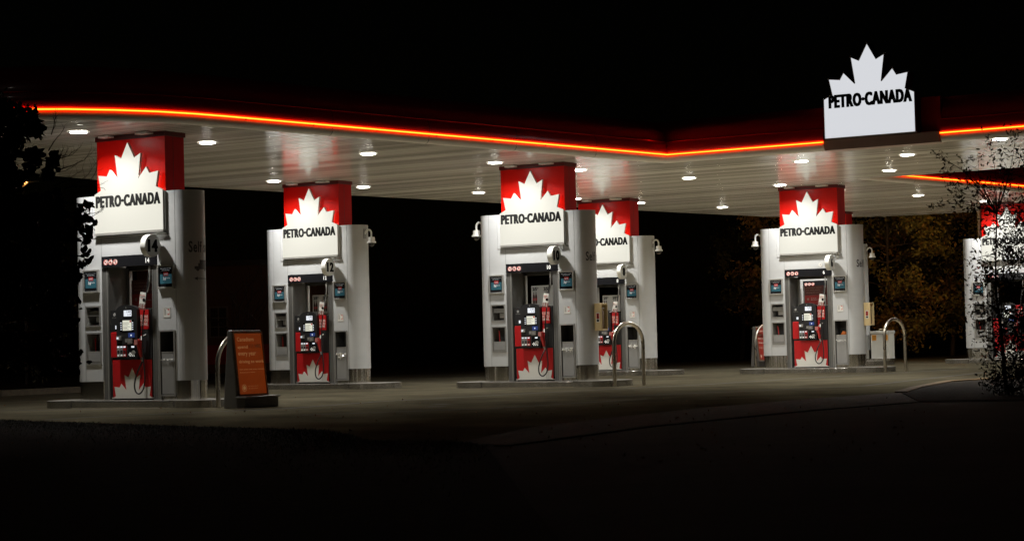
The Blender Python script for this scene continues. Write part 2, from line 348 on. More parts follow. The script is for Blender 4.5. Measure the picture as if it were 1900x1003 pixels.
# ================================================================== FUEL ISLANDS
def stadium(x0,x1,cy,r,k=12,xr=None):
    pts=[]
    for i in range(k+1): a=-math.pi/2+math.pi*i/k; pts.append((x1+r*math.cos(a),cy+r*math.sin(a)))
    for i in range(k+1): a=math.pi/2+math.pi*i/k; pts.append((x0+r*math.cos(a),cy+r*math.sin(a)))
    return pts
isl=thing('fuel_island','','kerb',(0,0,0),TH,'raised steel-edged islands under the fuel kiosks')
mb=MB(); mb.box(-.5,2.05,-.285,.825,0,.118,KERB); mb.build('island_edge',isl,bevel=.01)
mb=MB(); mb.box(-.5,2.05,-.25,.79,.118,.128,CONC); mb.build('island_top',isl)
for s in (-1,1):
    k=16; pts=[]
    if s>0:
        pts=[(2.05,-.42)]+[(2.2+.55*math.sin(math.pi*i/k),.27-.69*math.cos(math.pi*i/k)) for i in range(k+1)]+[(2.05,.96)]
        pts=[(1.78,-.285)]+pts+[(1.78,.825)]
    else:
        pts=[(-.42,.9),(-.75,.88)]+[(-.75-.52*math.sin(math.pi*i/k),.27+.61*math.cos(math.pi*i/k)) for i in range(1,k)]+[(-.75,-.34),(-.42,-.30)]
    mb=MB(); mb.prism_z(pts,.002 ,.126,KERB,CONC); mb.build('end_cap',isl,bevel=.008)
# ================================================================== KIOSK prototype
ZB=.13
def kb(mb,name,par,**k): mb.shift(0,0,-ZB); return mb.build(name,par,**k)
def arc_pts(cx,cy,r,a0,a1,k):   # angle 0 = -y, 90deg = +x
    return [(cx+r*math.sin(a0+(a1-a0)*i/k),cy-r*math.cos(a0+(a1-a0)*i/k)) for i in range(k+1)]
XL,XR,CY,RB=-.337,1.752,.27,.30
FX0,FX1=.092,1.350     # opening
OT=2.57                # opening top
kio=thing('fuel_kiosk','','kiosk',(0,0,0),TH,'white fuel kiosks with red maple leaf signs')
# left pier
holesL=[(-.265,.030,1.405,1.712),(-.258,.042,.762,1.255)]
mb=MB(); yf=CY-RB
mb.wall_y(XL,FX0,.445,OT,holesL,yf,WHITE)
def strip(mb,pts,z0,z1,mt):
    for (a,b),(c,d) in zip(pts,pts[1:]): mb.add([(a,b,z0),(c,d,z0),(c,d,z1),(a,b,z1)],[(0,1,2,3)],mt)
la=arc_pts(XL,CY,RB,-math.pi,0,20)
strip(mb,la,.445,OT,WHITE)
mb.add([(FX0,yf+2*RB,.445),(XL,yf+2*RB,.445),(XL,yf+2*RB,OT),(FX0,yf+2*RB,OT)],[(0,1,2,3)],WHITE)
mb.add([(FX0,yf,.445),(FX0,yf+2*RB,.445),(FX0,yf+2*RB,OT),(FX0,yf,OT)],[(0,1,2,3)],GREYF)
mb.add([(x,y,.445) for x,y in la]+[(FX0,yf,.445),(FX0,yf+2*RB,.445)],[tuple(range(len(la)+1,-1,-1))],DARK)
mb.box(-.309,-.305,yf-.002,yf+.001,.445,OT,SEAM)
kb(mb,'left_pier',kio,smooth=True)
def recess(mb,h,d,y,mt,back=None,t=0):
    x0,x1,z0,z1=h
    mb.add([(x0,y,z0),(x0,y+d,z0),(x0,y+d,z1),(x0,y,z1)],[(0,1,2,3)],mt); mb.add([(x1,y,z0),(x1,y,z1),(x1,y+d,z1),(x1,y+d,z0)],[(0,1,2,3)],mt)
    mb.add([(x0,y,z0),(x1,y,z0),(x1,y+d,z0),(x0,y+d,z0)],[(0,1,2,3)],mt); mb.add([(x0,y,z1),(x0,y+d,z1),(x1,y+d,z1),(x1,y,z1)],[(0,1,2,3)],mt)
    mb.add([(x0,y+d,z0),(x1,y+d,z0),(x1,y+d,z1),(x0,y+d,z1)],[(0,1,2,3)],back or mt)
def frame(mb,h,w_,y0,y1,mt):
    x0,x1,z0,z1=h
    mb.box(x0-w_,x1+w_,y0,y1,z1,z1+w_,mt); mb.box(x0-w_,x1+w_,y0,y1,z0-w_,z0,mt); mb.box(x0-w_,x0,y0,y1,z0,z1,mt); mb.box(x1,x1+w_,y0,y1,z0,z1,mt)
TRAY=mat('tray_plastic',(.22,.215,.20),.5,var=(5,.1))
for i,h in enumerate(holesL):
    mb=MB(); recess(mb,h,.22,yf,TRAY,DARK); frame(mb,h,.026,yf-.018,yf+.004,GREYF)
    x0,x1,z0,z1=h
    if i==0:
        mb.box(x0+.003,x1-.003,yf+.02,yf+.21,z1-.145,z1-.135,ALU); mb.box(x0+.003,x1-.003,yf+.05,yf+.06,z1-.135,z1-.06,TRAY)
        mb.box(x0+.12,x1-.03,yf+.10,yf+.11,z0+.05,z0+.15,ALU)
        kb(mb,'towel_dispenser',kio)
    else:
        mb.box(x0+.003,x1-.003,yf+.008,yf+.02,z0+.003,z0+.20,TRAY); mb.box(x0+.02,x1-.02,yf+.004,yf+.008,z0+.03,z0+.17,BINM)
        o=kb(mb,'washer_tray',kio)
        mb=MB(); mb.tube([(x0+.13,yf+.06,z0+.17),(x0+.085,yf+.10,z1-.07)],.011,mat('squeegee_red',(.5,.02,.015),.4),8); mb.box(x0+.07,x0+.17,yf+.055,yf+.065,z0+.14,z0+.18,BLACK); kb(mb,'squeegee',o)
# right pier
hb_=(1.392,1.690,.215,1.262)
mb=MB(); mb.wall_y(FX1,XR,.445,OT,[(hb_[0],hb_[1],.445,hb_[3])],yf,WHITE)
ra=arc_pts(XR,CY,RB,0,math.pi,20); strip(mb,ra,.445,OT,WHITE)
mb.add([(XR,yf+2*RB,.445),(FX1,yf+2*RB,.445),(FX1,yf+2*RB,OT),(XR,yf+2*RB,OT)],[(0,1,2,3)],WHITE)
mb.add([(FX1,yf,.445),(FX1,yf,OT),(FX1,yf+2*RB,OT),(FX1,yf+2*RB,.445)],[(0,1,2,3)],GREYF)
mb.add([(x,y,.445) for x,y in ra]+[(FX1,yf+2*RB,.445),(FX1,yf,.445)],[tuple(range(len(ra)+1,-1,-1))],DARK)
mb.box(XR-.002,XR+.002,yf-.002,yf+.001,.445,OT,SEAM)
kb(mb,'right_pier',kio,smooth=True)
mb=MB(); recess(mb,(hb_[0],hb_[1],.93,hb_[3]),.30,yf,DARK); frame(mb,hb_,.026,yf-.016,yf+.004,GREYF)
mb.box(hb_[0]+.03,hb_[1]-.012,yf-.010,yf+.03,hb_[2]+.01,.925,BINM); mb.box(hb_[0]+.03,hb_[1]-.012,yf-.013,yf-.010,.912,.925,ALU); mb.box(hb_[0],hb_[0]+.03,yf+.004,yf+.02,hb_[2],.93,DARK)
wb=kb(mb,'waste_bin',kio)
# lower plinth pieces
mb=MB(); rr_=RB-.012
strip(mb,arc_pts(XL,CY,rr_,-math.pi,0,24)+[(FX0-.01,CY-rr_)],.128,.446,STEEL); kb(mb,'kick_plate',kio,smooth=True)
mb=MB(); strip(mb,[(XR-.035,CY-rr_)]+arc_pts(XR,CY,rr_,0,math.pi,24),.128,.446,STEEL); kb(mb,'kick_plate',kio,smooth=True)
mb=MB(); mb.box(FX1,hb_[0],yf+.004,yf+.05,.128,.445,GREYF); mb.box(hb_[1],XR-.03,yf+.004,yf+.05,.2,.445,GREYF); mb.box(hb_[0],hb_[1],yf+.03,yf+.06,.128,.205,STEEL); kb(mb,'bin_plinth',kio)
# upper block
mb=MB(); top=3.610
pl=arc_pts(XL,CY,RB,-math.pi,0,20)+arc_pts(XR,CY,RB,0,math.pi,20)
mb.prism_z(pl,OT,top,WHITE,WHITE2)
mb.box(FX0-.002,FX0+.002,yf-.002,yf,OT,2.885,SEAM); mb.box(XR-.002,XR+.002,yf-.002,yf,OT,top,SEAM); mb.box(-.309,-.305,yf-.002,yf,OT,top,SEAM)
mb.box(-.10,-.097,yf-.002,yf,2.90,top,SEAM)
mb.box(-.10,1.62,yf-.006,yf,2.884,2.894,SEAM)
kb(mb,'upper_casing',kio,smooth=True)
# red sign box
mb=MB(); BD=.477; bt=4.535
z0=top+.001
mb.add([(0,0,z0),(1.535,0,z0),(1.535,0,bt),(0,0,bt)],[(0,1,2,3)],REDT)
for x in (0,1.535): mb.add([(x,0,z0),(x,BD,z0),(x,BD,bt),(x,0,bt)],[(0,1,2,3)] if x else [(3,2,1,0)],REDB)
mb.add([(1.535,BD,z0),(0,BD,z0),(0,BD,bt),(1.535,BD,bt)],[(0,1,2,3)],REDB)
mb.add([(0,0,z0),(0,BD,z0),(1.535,BD,z0),(1.535,0,z0)],[(0,1,2,3)],WHITE2)
sb=kb(mb,'sign_box',kio)
mb=MB(); mb.box(-.02,1.555,-.02,BD+.02,bt,SO-.006,DKRED); kb(mb,'cap',sb)
mb=MB(); mb.box(1.5355,1.538,.20,.206,z0,bt,SEAM); kb(mb,'box_seam',sb)
for a_,b_ in ((.22,.44),(1.05,1.33)):
    mb=MB(); mb.box(a_,b_,-.20,-.05,SO-.045,SO-.012,WHITE2); kb(mb,'sign_floodlight',sb)
for lx in (.25,1.28):
    ld=bpy.data.lights.new('sign_tube','POINT'); ld.energy=TUBE_W; ld.shadow_soft_size=.05; ld.color=(1,.62,.35)
    lo=bpy.data.objects.new('sign_tube',ld); C.objects.link(lo); lo.parent=sb; lo.location=(lx,.20,3.74-ZB)
ld=bpy.data.lights.new('added_sign_spot','SPOT'); ld.energy=150; ld.spot_size=R(76); ld.spot_blend=.9; ld.shadow_soft_size=.10; ld.color=(1,.95,.84)  # extra spot added at the front downlight to brighten sign and wall
lo=bpy.data.objects.new('added_sign_spot',ld); C.objects.link(lo); lo.parent=sb; _a=Vector((.40,-.85,4.55-ZB)); lo.location=_a; lo.rotation_euler=(Vector((.86,0,3.02-ZB))-_a).to_track_quat('-Z','Y').to_euler()
# leaf panel
poly=leafpoly(.775,1,4.472,2.965)
mb=MB(); mb.prism_y(poly,-.085,-.034,LEAFM,mat('panel_return',(.55,.54,.50),.4)); ls=kb(mb,'leaf_sign',kio)
mb=MB(); text_to(mb,'PETRO·CANADA',fy(-.088),.045,1.485,3.395,3.598,INK,.034); kb(mb,'lettering',ls)
mb=MB(); mb.box(.0,1.55,-.10,-.032,2.925,2.962,ALU); mb.box(-.02,1.58,-.075,-.032,2.893,2.905,WHITE2); kb(mb,'panel_rail',ls)
# black header band + pictograms
mb=MB(); mb.box(FX0+.008,FX1-.02,yf-.012,.06,2.385,2.562,BLKG); hd=kb(mb,'header_band',kio)
WD=mat('pictogram_white',(.78,.76,.72),.5,emit=(1,.98,.92),es=.12)
PR=mat('pictogram_red',(.6,.05,.04),.5)
for i,cx in enumerate((.2,.309,.419)):
    mb=MB(); y=yf-.012; mb.disc_y(cx,2.467,.048,.048,y-.004,y,WD)
    k=20
    for q in range(k):
        a,b=2*math.pi*q/k,2*math.pi*(q+1)/k
        mb.add([(cx+r_*math.cos(t),y-.006,2.467+r_*math.sin(t)) for r_,t in ((.046,a),(.046,b),(.038,b),(.038,a))],[(0,3,2,1)] if 0 else [(0,1,2,3)],PR)
    if i==0: mb.box(cx-.024,cx+.024,y-.0062,y-.005,2.462,2.472,INK); mb.box(cx+.008,cx+.014,y-.0063,y-.005,2.475,2.492,INK)
    if i==1: mb.box(cx-.024,cx+.02,y-.0062,y-.005,2.45,2.472,INK); mb.box(cx-.01,cx+.012,y-.0063,y-.005,2.472,2.486,INK)
    if i==2: mb.box(cx-.01,cx+.012,y-.0062,y-.005,2.446,2.484,INK); mb.box(cx-.022,cx+.02,y-.0063,y-.005,2.479,2.490,INK)
    c_,s_=.7071*.036,.7071*.036
    mb.add([(cx-c_-.004,y-.0068,2.467+s_-.004),(cx-c_+.004,y-.0068,2.467+s_+.004),(cx+c_+.004,y-.0068,2.467-s_+.004),(cx+c_-.004,y-.0068,2.467-s_-.004)],[(0,3,2,1)],PR)
    kb(mb,'pictogram',hd)
# grey jambs
for x0,x1 in ((FX0+.001,.222),(1.205,FX1-.001)):
    mb=MB(); mb.box(x0,x1,-.012,.56,.128,2.384,mat('jamb_grey',(.15,.148,.14),.4,.4,var=(6,.15))); mb.box(x0+.028,x0+.034,-.015,-.011,.14,2.38,SEAM); mb.box(x1-.03,x1-.022,-.018,-.011,.14,2.38,ALU); kb(mb,'door_jamb',kio)
mb=MB(); mb.box(.222,1.205,.5,.56,2.33,2.56,DARK); mb.box(FX0,FX1,.06,.56,2.50,2.568,DARK); kb(mb,'lintel',kio)
mb=MB(); mb.box(.223,.27,.46,.53,1.66,2.33,ALU); kb(mb,'rear_post',kio)
mb=MB(); mb.box(.10,.215,.003,.006,1.9,1.905,SEAM)
# price screens
def screen(x0,x1,z0,z1,par):
    mb=MB(); frame(mb,(x0+.037,x1-.03,z0+.034,z1-.028),.03,yf-.05,yf,ALU); mb.box(x0+.035,x1-.028,yf-.03,yf-.001,z0+.03,z1-.026,BLKG); o=kb(mb,'price_screen',par,bevel=.004)
    a,b,c,d=x0+.045,x1-.038,z0+.05,z1-.035; y=yf-.0325; wd=b-a; h=d-c
    mb=MB()
    def r_(u0,u1,v0,v1,m,yy=0): mb.add([(a+wd*u0,y-yy,c+h*v0),(a+wd*u1,y-yy,c+h*v0),(a+wd*u1,y-yy,c+h*v1),(a+wd*u0,y-yy,c+h*v1)],[(0,1,2,3)],m)
    r_(.06,.96,.12,.62,TEAL); r_(.33,.70,.52,.72,SCRR,.001)
    text_to(mb,'Earn points on fuel',fy(y-.002),a+wd*.1,a+wd*.9,c+h*.88,c+h*.95,SCRT,.01)
    text_to(mb,'with every fill-up',fy(y-.002),a+wd*.2,a+wd*.8,c+h*.79,c+h*.85,SCRT,.01)
    text_to(mb,'SAVE',fy(y-.002),a+wd*.38,a+wd*.65,c+h*.58,c+h*.66,SCRT,.02)
    text_to(mb,'3¢',fy(y-.002),a+wd*.3,a+wd*.52,c+h*.28,c+h*.47,SCRT,.04)
    text_to(mb,'off per litre',fy(y-.002),a+wd*.54,a+wd*.82,c+h*.36,c+h*.45,SCRT,.02)
    kb(mb,'screen_image',o); return o
screen(-.322,.046,1.955,2.352,kio); screen(1.372,1.738,1.97,2.372,kio)
# small notice sticker
mb=MB(); a,b,c,d=1.462,1.628,1.49,1.662; y=yf-.002
mb.box(a,b,y-.002,y,c,d,mat('sticker_white',(.66,.65,.61),.6))
for q in ((a+.006,b-.006,d-.010,d-.007),(a+.006,b-.006,c+.007,c+.010)): mb.box(q[0],q[1],y-.003,y-.002,q[2],q[3],GLINK)
mb.box(a+.006,a+.009,y-.003,y-.002,c+.01,d-.01,GLINK); mb.box(b-.009,b-.006,y-.003,y-.002,c+.01,d-.01,GLINK)
mb.box(a+.10,a+.14,y-.003,y-.002,c+.05,d-.03,PR); mb.box(a+.09,a+.135,y-.0035,y-.002,c+.065,d-.045,mat('sticker_white',(0,0,0)))
for q in range(5): mb.box(a+.025,a+.065,y-.003,y-.002,c+.05+q*.019,c+.058+q*.019,GLINK)
text_to(mb,'PAY INSIDE',fy(y-.003),a+.02,b-.03,d-.03,d-.016,GLINK,.01)
kb(mb,'notice_sticker',kio)
# flag-mounted number disc (normal along +x)
mb=MB(); dx,dy,dz,dr=1.385,-.235,2.692,.188
k=32; ring=[(math.cos(2*math.pi*i/k),math.sin(2*math.pi*i/k)) for i in range(k)]
vs=[(dx+.055,dy+a*dr,dz+b*dr) for a,b in ring]+[(dx-.055,dy+a*dr,dz+b*dr) for a,b in ring]
mb.add(vs,[tuple(range(k)),tuple(range(2*k-1,k-1,-1))],mat('disc_face',(.60,.60,.57),.45)); mb.add(vs,[(i,i+k,(i+1)%k+k,(i+1)%k) for i in range(k)],WHITE2)
nd=kb(mb,'number_disc',kio,smooth=True)
mb=MB(); mb.tube([(dx,dy+dr-.01,dz),(dx,yf,dz)],.03,ALU,10); mb.tube([(dx,yf-.03,dz),(dx,yf,dz)],.055,ALU,14); kb(mb,'disc_bracket',nd)
# ================================================================== DISPENSER prototype
dis=thing('fuel_dispenser','','fuel pump',(0,0,0),TH,'black and red fuel dispensers in the kiosk openings')
mb=MB(); mb.box(.262,1.19,.0,.50,.20,.812,BLACK); mb.box(.262,1.19,.01,.49,.812,1.652,BLACK); mb.box(.29,1.17,.02,.48,.13,.20,BLKG); kb(mb,'cabinet',dis,bevel=.006)
mb=MB(); mb.box(.292,1.168,-.012,.0,.165,.805,RED); lp=kb(mb,'lower_panel',dis)
mb=MB(); pz=leafpoly(.735,.607,.670,.170); mb.prism_y(pz,-.016,-.011,mat('leaf_white',(.62,.61,.56),.45)); kb(mb,'leaf_emblem',lp)
mb=MB(); mb.box(.728,.740,-.013,-.011,.765,.777,SEAM); mb.box(1.005,1.008,-.017,-.0155,.18,.42,SEAM); kb(mb,'lock',lp)
# hood with arched top
k=14; hp=[(.46,.815),(.92,.815),(.925,1.64)]+[(.69+.235*math.cos(math.pi*i/k),1.64+.09*math.sin(math.pi*i/k)) for i in range(1,k)]+[(.455,1.64)]
mb=MB(); mb.prism_y(hp,-.085,.0,BLACK); hd2=kb(mb,'hood',dis,bevel=.012)
mb=MB(); mb.add([(.67,-.087,1.675),(.695,-.087,1.675),(.6825,-.087,1.70)],[(0,1,2)],ALU); kb(mb,'badge',hd2)
Y=-.0865
mb=MB(); mb.box(.620,.825,Y-.004,Y+.004,1.525,1.650,BLKG); mb.box(.637,.808,Y-.006,Y-.003,1.538,1.638,EMW)
text_to(mb,'3.495',fy(Y-.007),.70,.80,1.595,1.628,GLINK,.02); text_to(mb,'51.99',fy(Y-.007),.72,.80,1.552,1.578,GLINK,.02); kb(mb,'price_display',dis)
mb=MB(); mb.box(.545,.855,Y-.004,Y+.004,1.28,1.485,BLKG); mb.box(.607,.804,Y-.006,Y-.003,1.300,1.470,EMY)
mb.box(.765,.800,Y-.007,Y-.005,1.435,1.466,PR)
for q,wd in ((1.43,.12),(1.41,.14),(1.385,.10),(1.36,.15),(1.34,.09),(1.32,.12)): mb.box(.62,.62+wd,Y-.007,Y-.005,q,q+.005,GLINK)
sc=kb(mb,'card_display',dis)
mb=MB()
for x in (.560,.820):
    for q in range(4): mb.box(x,x+.022,Y-.008,Y-.003,1.31+q*.037,1.325+q*.037,EMW)
kb(mb,'soft_key',sc)
mb=MB(); mb.box(.742,.872,Y-.02,Y,1.18,1.258,BLUE); mb.box(.795,.82,Y-.022,Y-.019,1.205,1.23,EMW); kb(mb,'tap_reader',dis,bevel=.006)
mb=MB(); mb.box(.475,.575,Y-.03,Y,1.14,1.205,ALU); mb.box(.49,.53,Y-.034,Y-.028,1.155,1.19,EMW); kb(mb,'card_slot',dis,bevel=.006)
mb=MB(); mb.box(.66,.715,Y-.01,Y,1.10,1.16,GREYF); mb.box(.72,.83,Y-.02,Y,1.075,1.165,mat('key_grey',(.16,.15,.14),.5)); mb.box(.745,.80,Y-.022,Y-.018,1.095,1.145,GREYF); kb(mb,'receipt_slot',dis)
for i,(x,m2) in enumerate(((.475,mat('grade_grey',(.25,.25,.24),.4)),(.545,mat('grade_grey2',(.20,.20,.20),.4)),(.615,RED))):
    mb=MB(); mb.box(x,x+.066,Y-.012,Y,.86,1.045,m2); mb.box(x+.010,x+.056,Y-.015,Y-.011,1.012,1.036,EMW)
    mb.box(x+.012,x+.052,Y-.016,Y-.011,.905,.925,BLACK); mb.box(x+.012,x+.056,Y-.017,Y-.011,.935,.965,BLACK)
    text_to(mb,('87','89','91')[i],fy(Y-.0145),x+.014,x+.052,.868,.90,LETW,.03); kb(mb,'grade_button',dis)
mb=MB(); mb.box(.72,.905,Y-.006,Y,.84,1.045,BLKG); mb.box(.80,.86,Y-.012,Y-.005,1.010,1.036,EMW); 
for a in range(6):
    for b in range(3):
        if (a+b)%2: mb.box(.735+a*.022,.757+a*.022,Y-.0085,Y-.005,.862+b*.022,.884+b*.022,LETW)
mb.disc_y(.845,.925,.04,.035,Y-.012,Y-.005,ALU); kb(mb,'diesel_selector',dis)
mb=MB(); mb.box(.262,.432,-.022,.004,.845,1.278,RED); kb(mb,'side_panel',dis,bevel=.02)
mb=MB(); mb.box(.268,.445,-.016,.004,1.29,1.648,BLACK); mb.disc_y(.355,1.575,.028,.028,-.019,-.015,mat('emblem_grey',(.3,.3,.29),.5)); mb.box(.375,.425,-.022,-.015,1.33,1.39,EMW)
text_to(mb,'REWARDS',fy(-.018),.30,.42,1.515,1.532,GREYF,.01); kb(mb,'side_module',dis)
mb=MB(); mb.box(.935,1.125,-.022,.004,1.315,1.642,RED)
for i,(tx,z) in enumerate((('CLEANS',1.50),('AS YOU',1.435),('DRIVE.',1.37))): text_to(mb,tx,fy(-.024),.945,1.115,z,z+.052,mat('promo_text',(.75,.68,.60),.5),.02)
kb(mb,'promo_panel',dis)
mb=MB(); mb.box(.935,.985,-.022,.004,.85,1.30,RED); mb.box(.985,1.185,-.018,.004,.82,1.30,BLACK); kb(mb,'nozzle_boot',dis)
# nozzle
NZR=mat('nozzle_red',(.50,.03,.03),.35); NZP=mat('nozzle_pink',(.45,.16,.14),.5)
mb=MB(); mb.tube([(1.0,-.07,.84),(.985,-.085,.95),(.965,-.10,1.06),(.985,-.10,1.14)],[.026,.034,.042,.03],NZR,10); mb.box(.915,.985,-.155,-.09,1.055,1.14,NZP)
mb.tube([(1.02,-.075,.90),(1.06,-.09,1.0),(1.03,-.10,1.11)],.008,NZR,6)
nz=kb(mb,'nozzle',dis,smooth=True)
mb=MB(); mb.tube([(.985,-.10,1.14),(1.04,-.07,1.20),(1.07,-.03,1.22)],.013,mat('spout_silver',(.75,.75,.72),.25,.9),8); mb.tube([(.995,-.07,.86),(1.02,-.07,.77)],[.022,.017],ALU,8); mb.box(1.015,1.045,-.095,-.085,1.13,1.2,LETW); kb(mb,'spout',nz,smooth=True)
def spline(pts,k=8):
    P=[Vector(p) for p in pts]; P=[P[0]*2-P[1]]+P+[P[-1]*2-P[-2]]; out=[]
    for i in range(1,len(P)-2):
        for j in range(k):
            t=j/k; a,b,c,d=P[i-1],P[i],P[i+1],P[i+2]
            out.append(.5*((2*b)+(c-a)*t+(2*a-5*b+4*c-d)*t*t+(3*b-a-3*c+d)*t**3))
    return out+[P[-2]]
HOSE=mat('rubber_hose',(.015,.015,.016),.4)
mb=MB(); mb.tube(spline([(1.02,-.07,.775),(.96,-.12,.62),(.90,-.14,.42),(.915,-.14,.28),(1.0,-.14,.235),(1.085,-.13,.32),(1.11,-.12,.50),(1.085,-.11,.75),(1.055,-.10,1.0),(1.06,-.10,1.3),(1.09,-.09,1.6),(1.12,-.06,1.9),(1.145,-.03,2.15),(1.155,0,2.36)]),.0135,HOSE,8); hs=kb(mb,'hose',dis,smooth=True)
mb=MB(); mb.tube([(1.150,-.02,2.10),(1.155,0,2.37)],.02,ALU,8); mb.tube([(1.128,-.05,1.93),(1.15,-.02,2.10)],.017,GREYF,8); kb(mb,'hose_spring',hs)
# ------------------------------------------------------------------ place
first=True
kios={}; diss={}

klab={14:'large white kiosk numbered 14 with leaf sign, leftmost and nearest',12:'white kiosk numbered 12, behind the orange advert stand',10:'white kiosk numbered 10 in the middle with beige box on its end',8:'white kiosk numbered 8 half hidden behind kiosk 10',6:'white kiosk numbered 6 with leaf sign, right of centre',4:'kiosk almost fully hidden behind kiosk 6, red box edge showing',2:'white kiosk at far right seen through the dark shrub leaves'}
for p in (14,12,10,8,6,4,2):
    P=Vector((*PD[p],0))
    if first: K,D_,I_=kio,dis,isl; K.location=P+Vector((0,0,ZB)); D_.location=P+Vector((0,0,ZB)); I_.location=P
    else:
        K=dup(kio,P+Vector((0,0,ZB)),''); D_=dup(dis,P+Vector((0,0,ZB)),''); I_=dup(isl,P,'')
    kios[p]=K; diss[p]=D_
    K['label']=klab[p]; D_['label']='black and red fuel dispenser in '+DESC[p]; I_['label']='low steel-edged island under '+DESC[p]
    if first:
        protos=(kio,dis,isl)
    first=False
# per kiosk additions (after all copies are made)
for p,K in kios.items():
    nd=[c for c in K.children if c.name.startswith('number_disc')][0]; hd=[c for c in K.children if c.name.startswith('header_band')][0]
    s=str(p); wn=.115 if len(s)==1 else .225
    mb=MB(); text_to(mb,s,lambda x,z:(dx+.0575,x,z),dy-wn/2,dy+wn/2,dz-.105,dz+.105,INK,.034); kb(mb,'number',nd)
    wn=.05 if len(s)==1 else .085
    mb=MB(); text_to(mb,s,fy(yf-.0135),1.142-wn/2,1.142+wn/2,2.425,2.51,LETW,.022); kb(mb,'number',hd)
def bend(x,z):   # x = arc length along the right end
    a=x/RB; r=RB+.002; return (XR+r*math.sin(a),CY-r*math.cos(a),z)
for p in (14,10,6):
    mb=MB(); text_to(mb,'Self serve',bend,.235,.90,2.565,2.755,GLINK,.025); kb(mb,'self_serve_lettering',kios[p])
mb=MB()
def br(x0,x1,z0,z1,n=5):
    for i in range(n):
        a=x0+(x1-x0)*i/n; b=x0+(x1-x0)*(i+1)/n; mb.add([bend(a,z0),bend(b,z0),bend(b,z1),bend(a,z1)],[(0,1,2,3)],GLINK)
br(.40,.66,2.285,2.385); br(.33,.42,2.285,2.335,3); br(.43,.66,2.385,2.44)
for cx in (.39,.58):
    mb.add([bend(cx+.033*math.cos(t*math.pi/6),2.285+.033*math.sin(t*math.pi/6)) for t in range(12)],[tuple(range(12))],GLINK)
kb(mb,'truck_sign',kios[14]); mb=MB()
br(.37,.70,2.125,2.137); mb.add([bend(.32,2.131),bend(.385,2.10),bend(.385,2.162)],[(0,1,2)],GLINK)
kb(mb,'arrow_sign',kios[14])
mb=MB(); mb.disc_y(1.055,2.655,.045,.045,yf-.004,yf,WD); mb.disc_y(1.055,2.655,.037,.037,yf-.005,yf-.003,GLINK); mb.disc_y(1.055,2.655,.033,.033,yf-.006,yf-.004,WD); mb.box(1.03,1.08,yf-.008,yf-.005,2.652,2.66,GLINK); mb.box(1.045,1.065,yf-.009,yf-.005,2.66,2.675,GLINK); kb(mb,'round_sticker',kios[6])
# crumpled bag film over the bin doors
FILM=mat('plastic_film',(.75,.75,.72),.12,.3)
random.seed(5)
for p,dn in ((14,.03),(12,.12),(10,.10),(8,.10),(6,.05)):
    mb=MB(); nx,nzz=13,6
    g=[[ (hb_[0]+.02+(hb_[1]-hb_[0]-.02)*i/(nx-1), yf-.014-random.random()*.028, .80+.015*random.random()-dn*j/(nzz-1)*(.6+.8*random.random()*math.sin(math.pi*i/(nx-1)))) for i in range(nx)] for j in range(nzz)]
    vs=[q for r_ in g for q in r_]; fl=[(j*nx+i,j*nx+i+1,(j+1)*nx+i+1,(j+1)*nx+i) for j in range(nzz-1) for i in range(nx-1) if random.random()<(.42 if p in (14,6) else .62)]
    mb.add(vs,fl,FILM); kb(mb,'bag_film',[c for c in kios[p].children if c.name.startswith('waste_bin')][0])
mb=MB(); mb.add([(1.50,.05,.93),(1.60,.03,.93),(1.66,.10,.93),(1.53,.12,.93),(1.55,.06,1.02),(1.63,.08,1.0)],[(0,1,4),(1,2,5),(1,5,4),(2,3,5),(3,4,5),(3,0,4)],mat('orange_cloth',(.55,.14,.02),.7)); mb.shift(0,0,-ZB)
o=mb.build('cloth_rag'); o.location=Vector((*PD[6],ZB)); o.rotation_euler=(0,0,TH); tag(o,'orange crumpled cloth in the open waste bin of kiosk 6','cloth')
# hanging pump notices
def aniso(m,rot):
    n=m.node_tree; b=n.nodes['Principled BSDF']; b.inputs['Anisotropic'].default_value=.92; b.inputs['Anisotropic Rotation'].default_value=rot
    t=n.nodes.new('ShaderNodeTangent'); t.direction_type='RADIAL'; t.axis='Z'; n.links.new(t.outputs[0],b.inputs['Tangent'])
CARD=mat('card_white',(.7,.69,.65),.5)
for p in (14,12,10,8,6):
    t=thing('hose_tag','card on the hose in '+DESC[p],'tag',L2W(p,1.10,-.10,1.75),TH,'notice cards on the pump hoses')
    mb=MB(); a=.06
    mb.add([(-.075,-.03,.0),(.055,-.03,-.02),(.075,-.03,.17),(-.045,-.03,.19)],[(0,1,2,3)],CARD); mb.add([(-.075,-.027,.0),(.055,-.027,-.02),(.075,-.027,.17),(-.045,-.027,.19)],[(3,2,1,0)],CARD)
    for q in range(3): mb.add([(-.055+q*.004,-.032,.13-q*.025),(.055,-.032,.115-q*.025),(.055,-.032,.123-q*.025),(-.055+q*.004,-.032,.138-q*.025)],[(0,1,2,3)],PR if q%2==0 else GLINK)
    mb.disc_y(.03,.05,.03,.03,-.034,-.031,INK); mb.build('upper_card',t)
    mb=MB(); mb.add([(-.095,-.028,-.10),(.045,-.028,-.125),(.065,-.028,-.02),(-.075,-.028,.0)],[(0,1,2,3)],mat('card_maroon',(.20,.04,.035),.5))
    for z in (-.035,-.075): text_to(mb,'FUEL UP',lambda x,zz:(x+(zz)*.15,-.030,zz-x*.17),-.075,.045,z-.01,z+.02,CARD,.02)
    mb.build('lower_card',t)
    mb=MB(); mb.tube([(0,-.02,.18),(.02,.0,.30)],.004,BLACK,5); mb.build('cord',t)
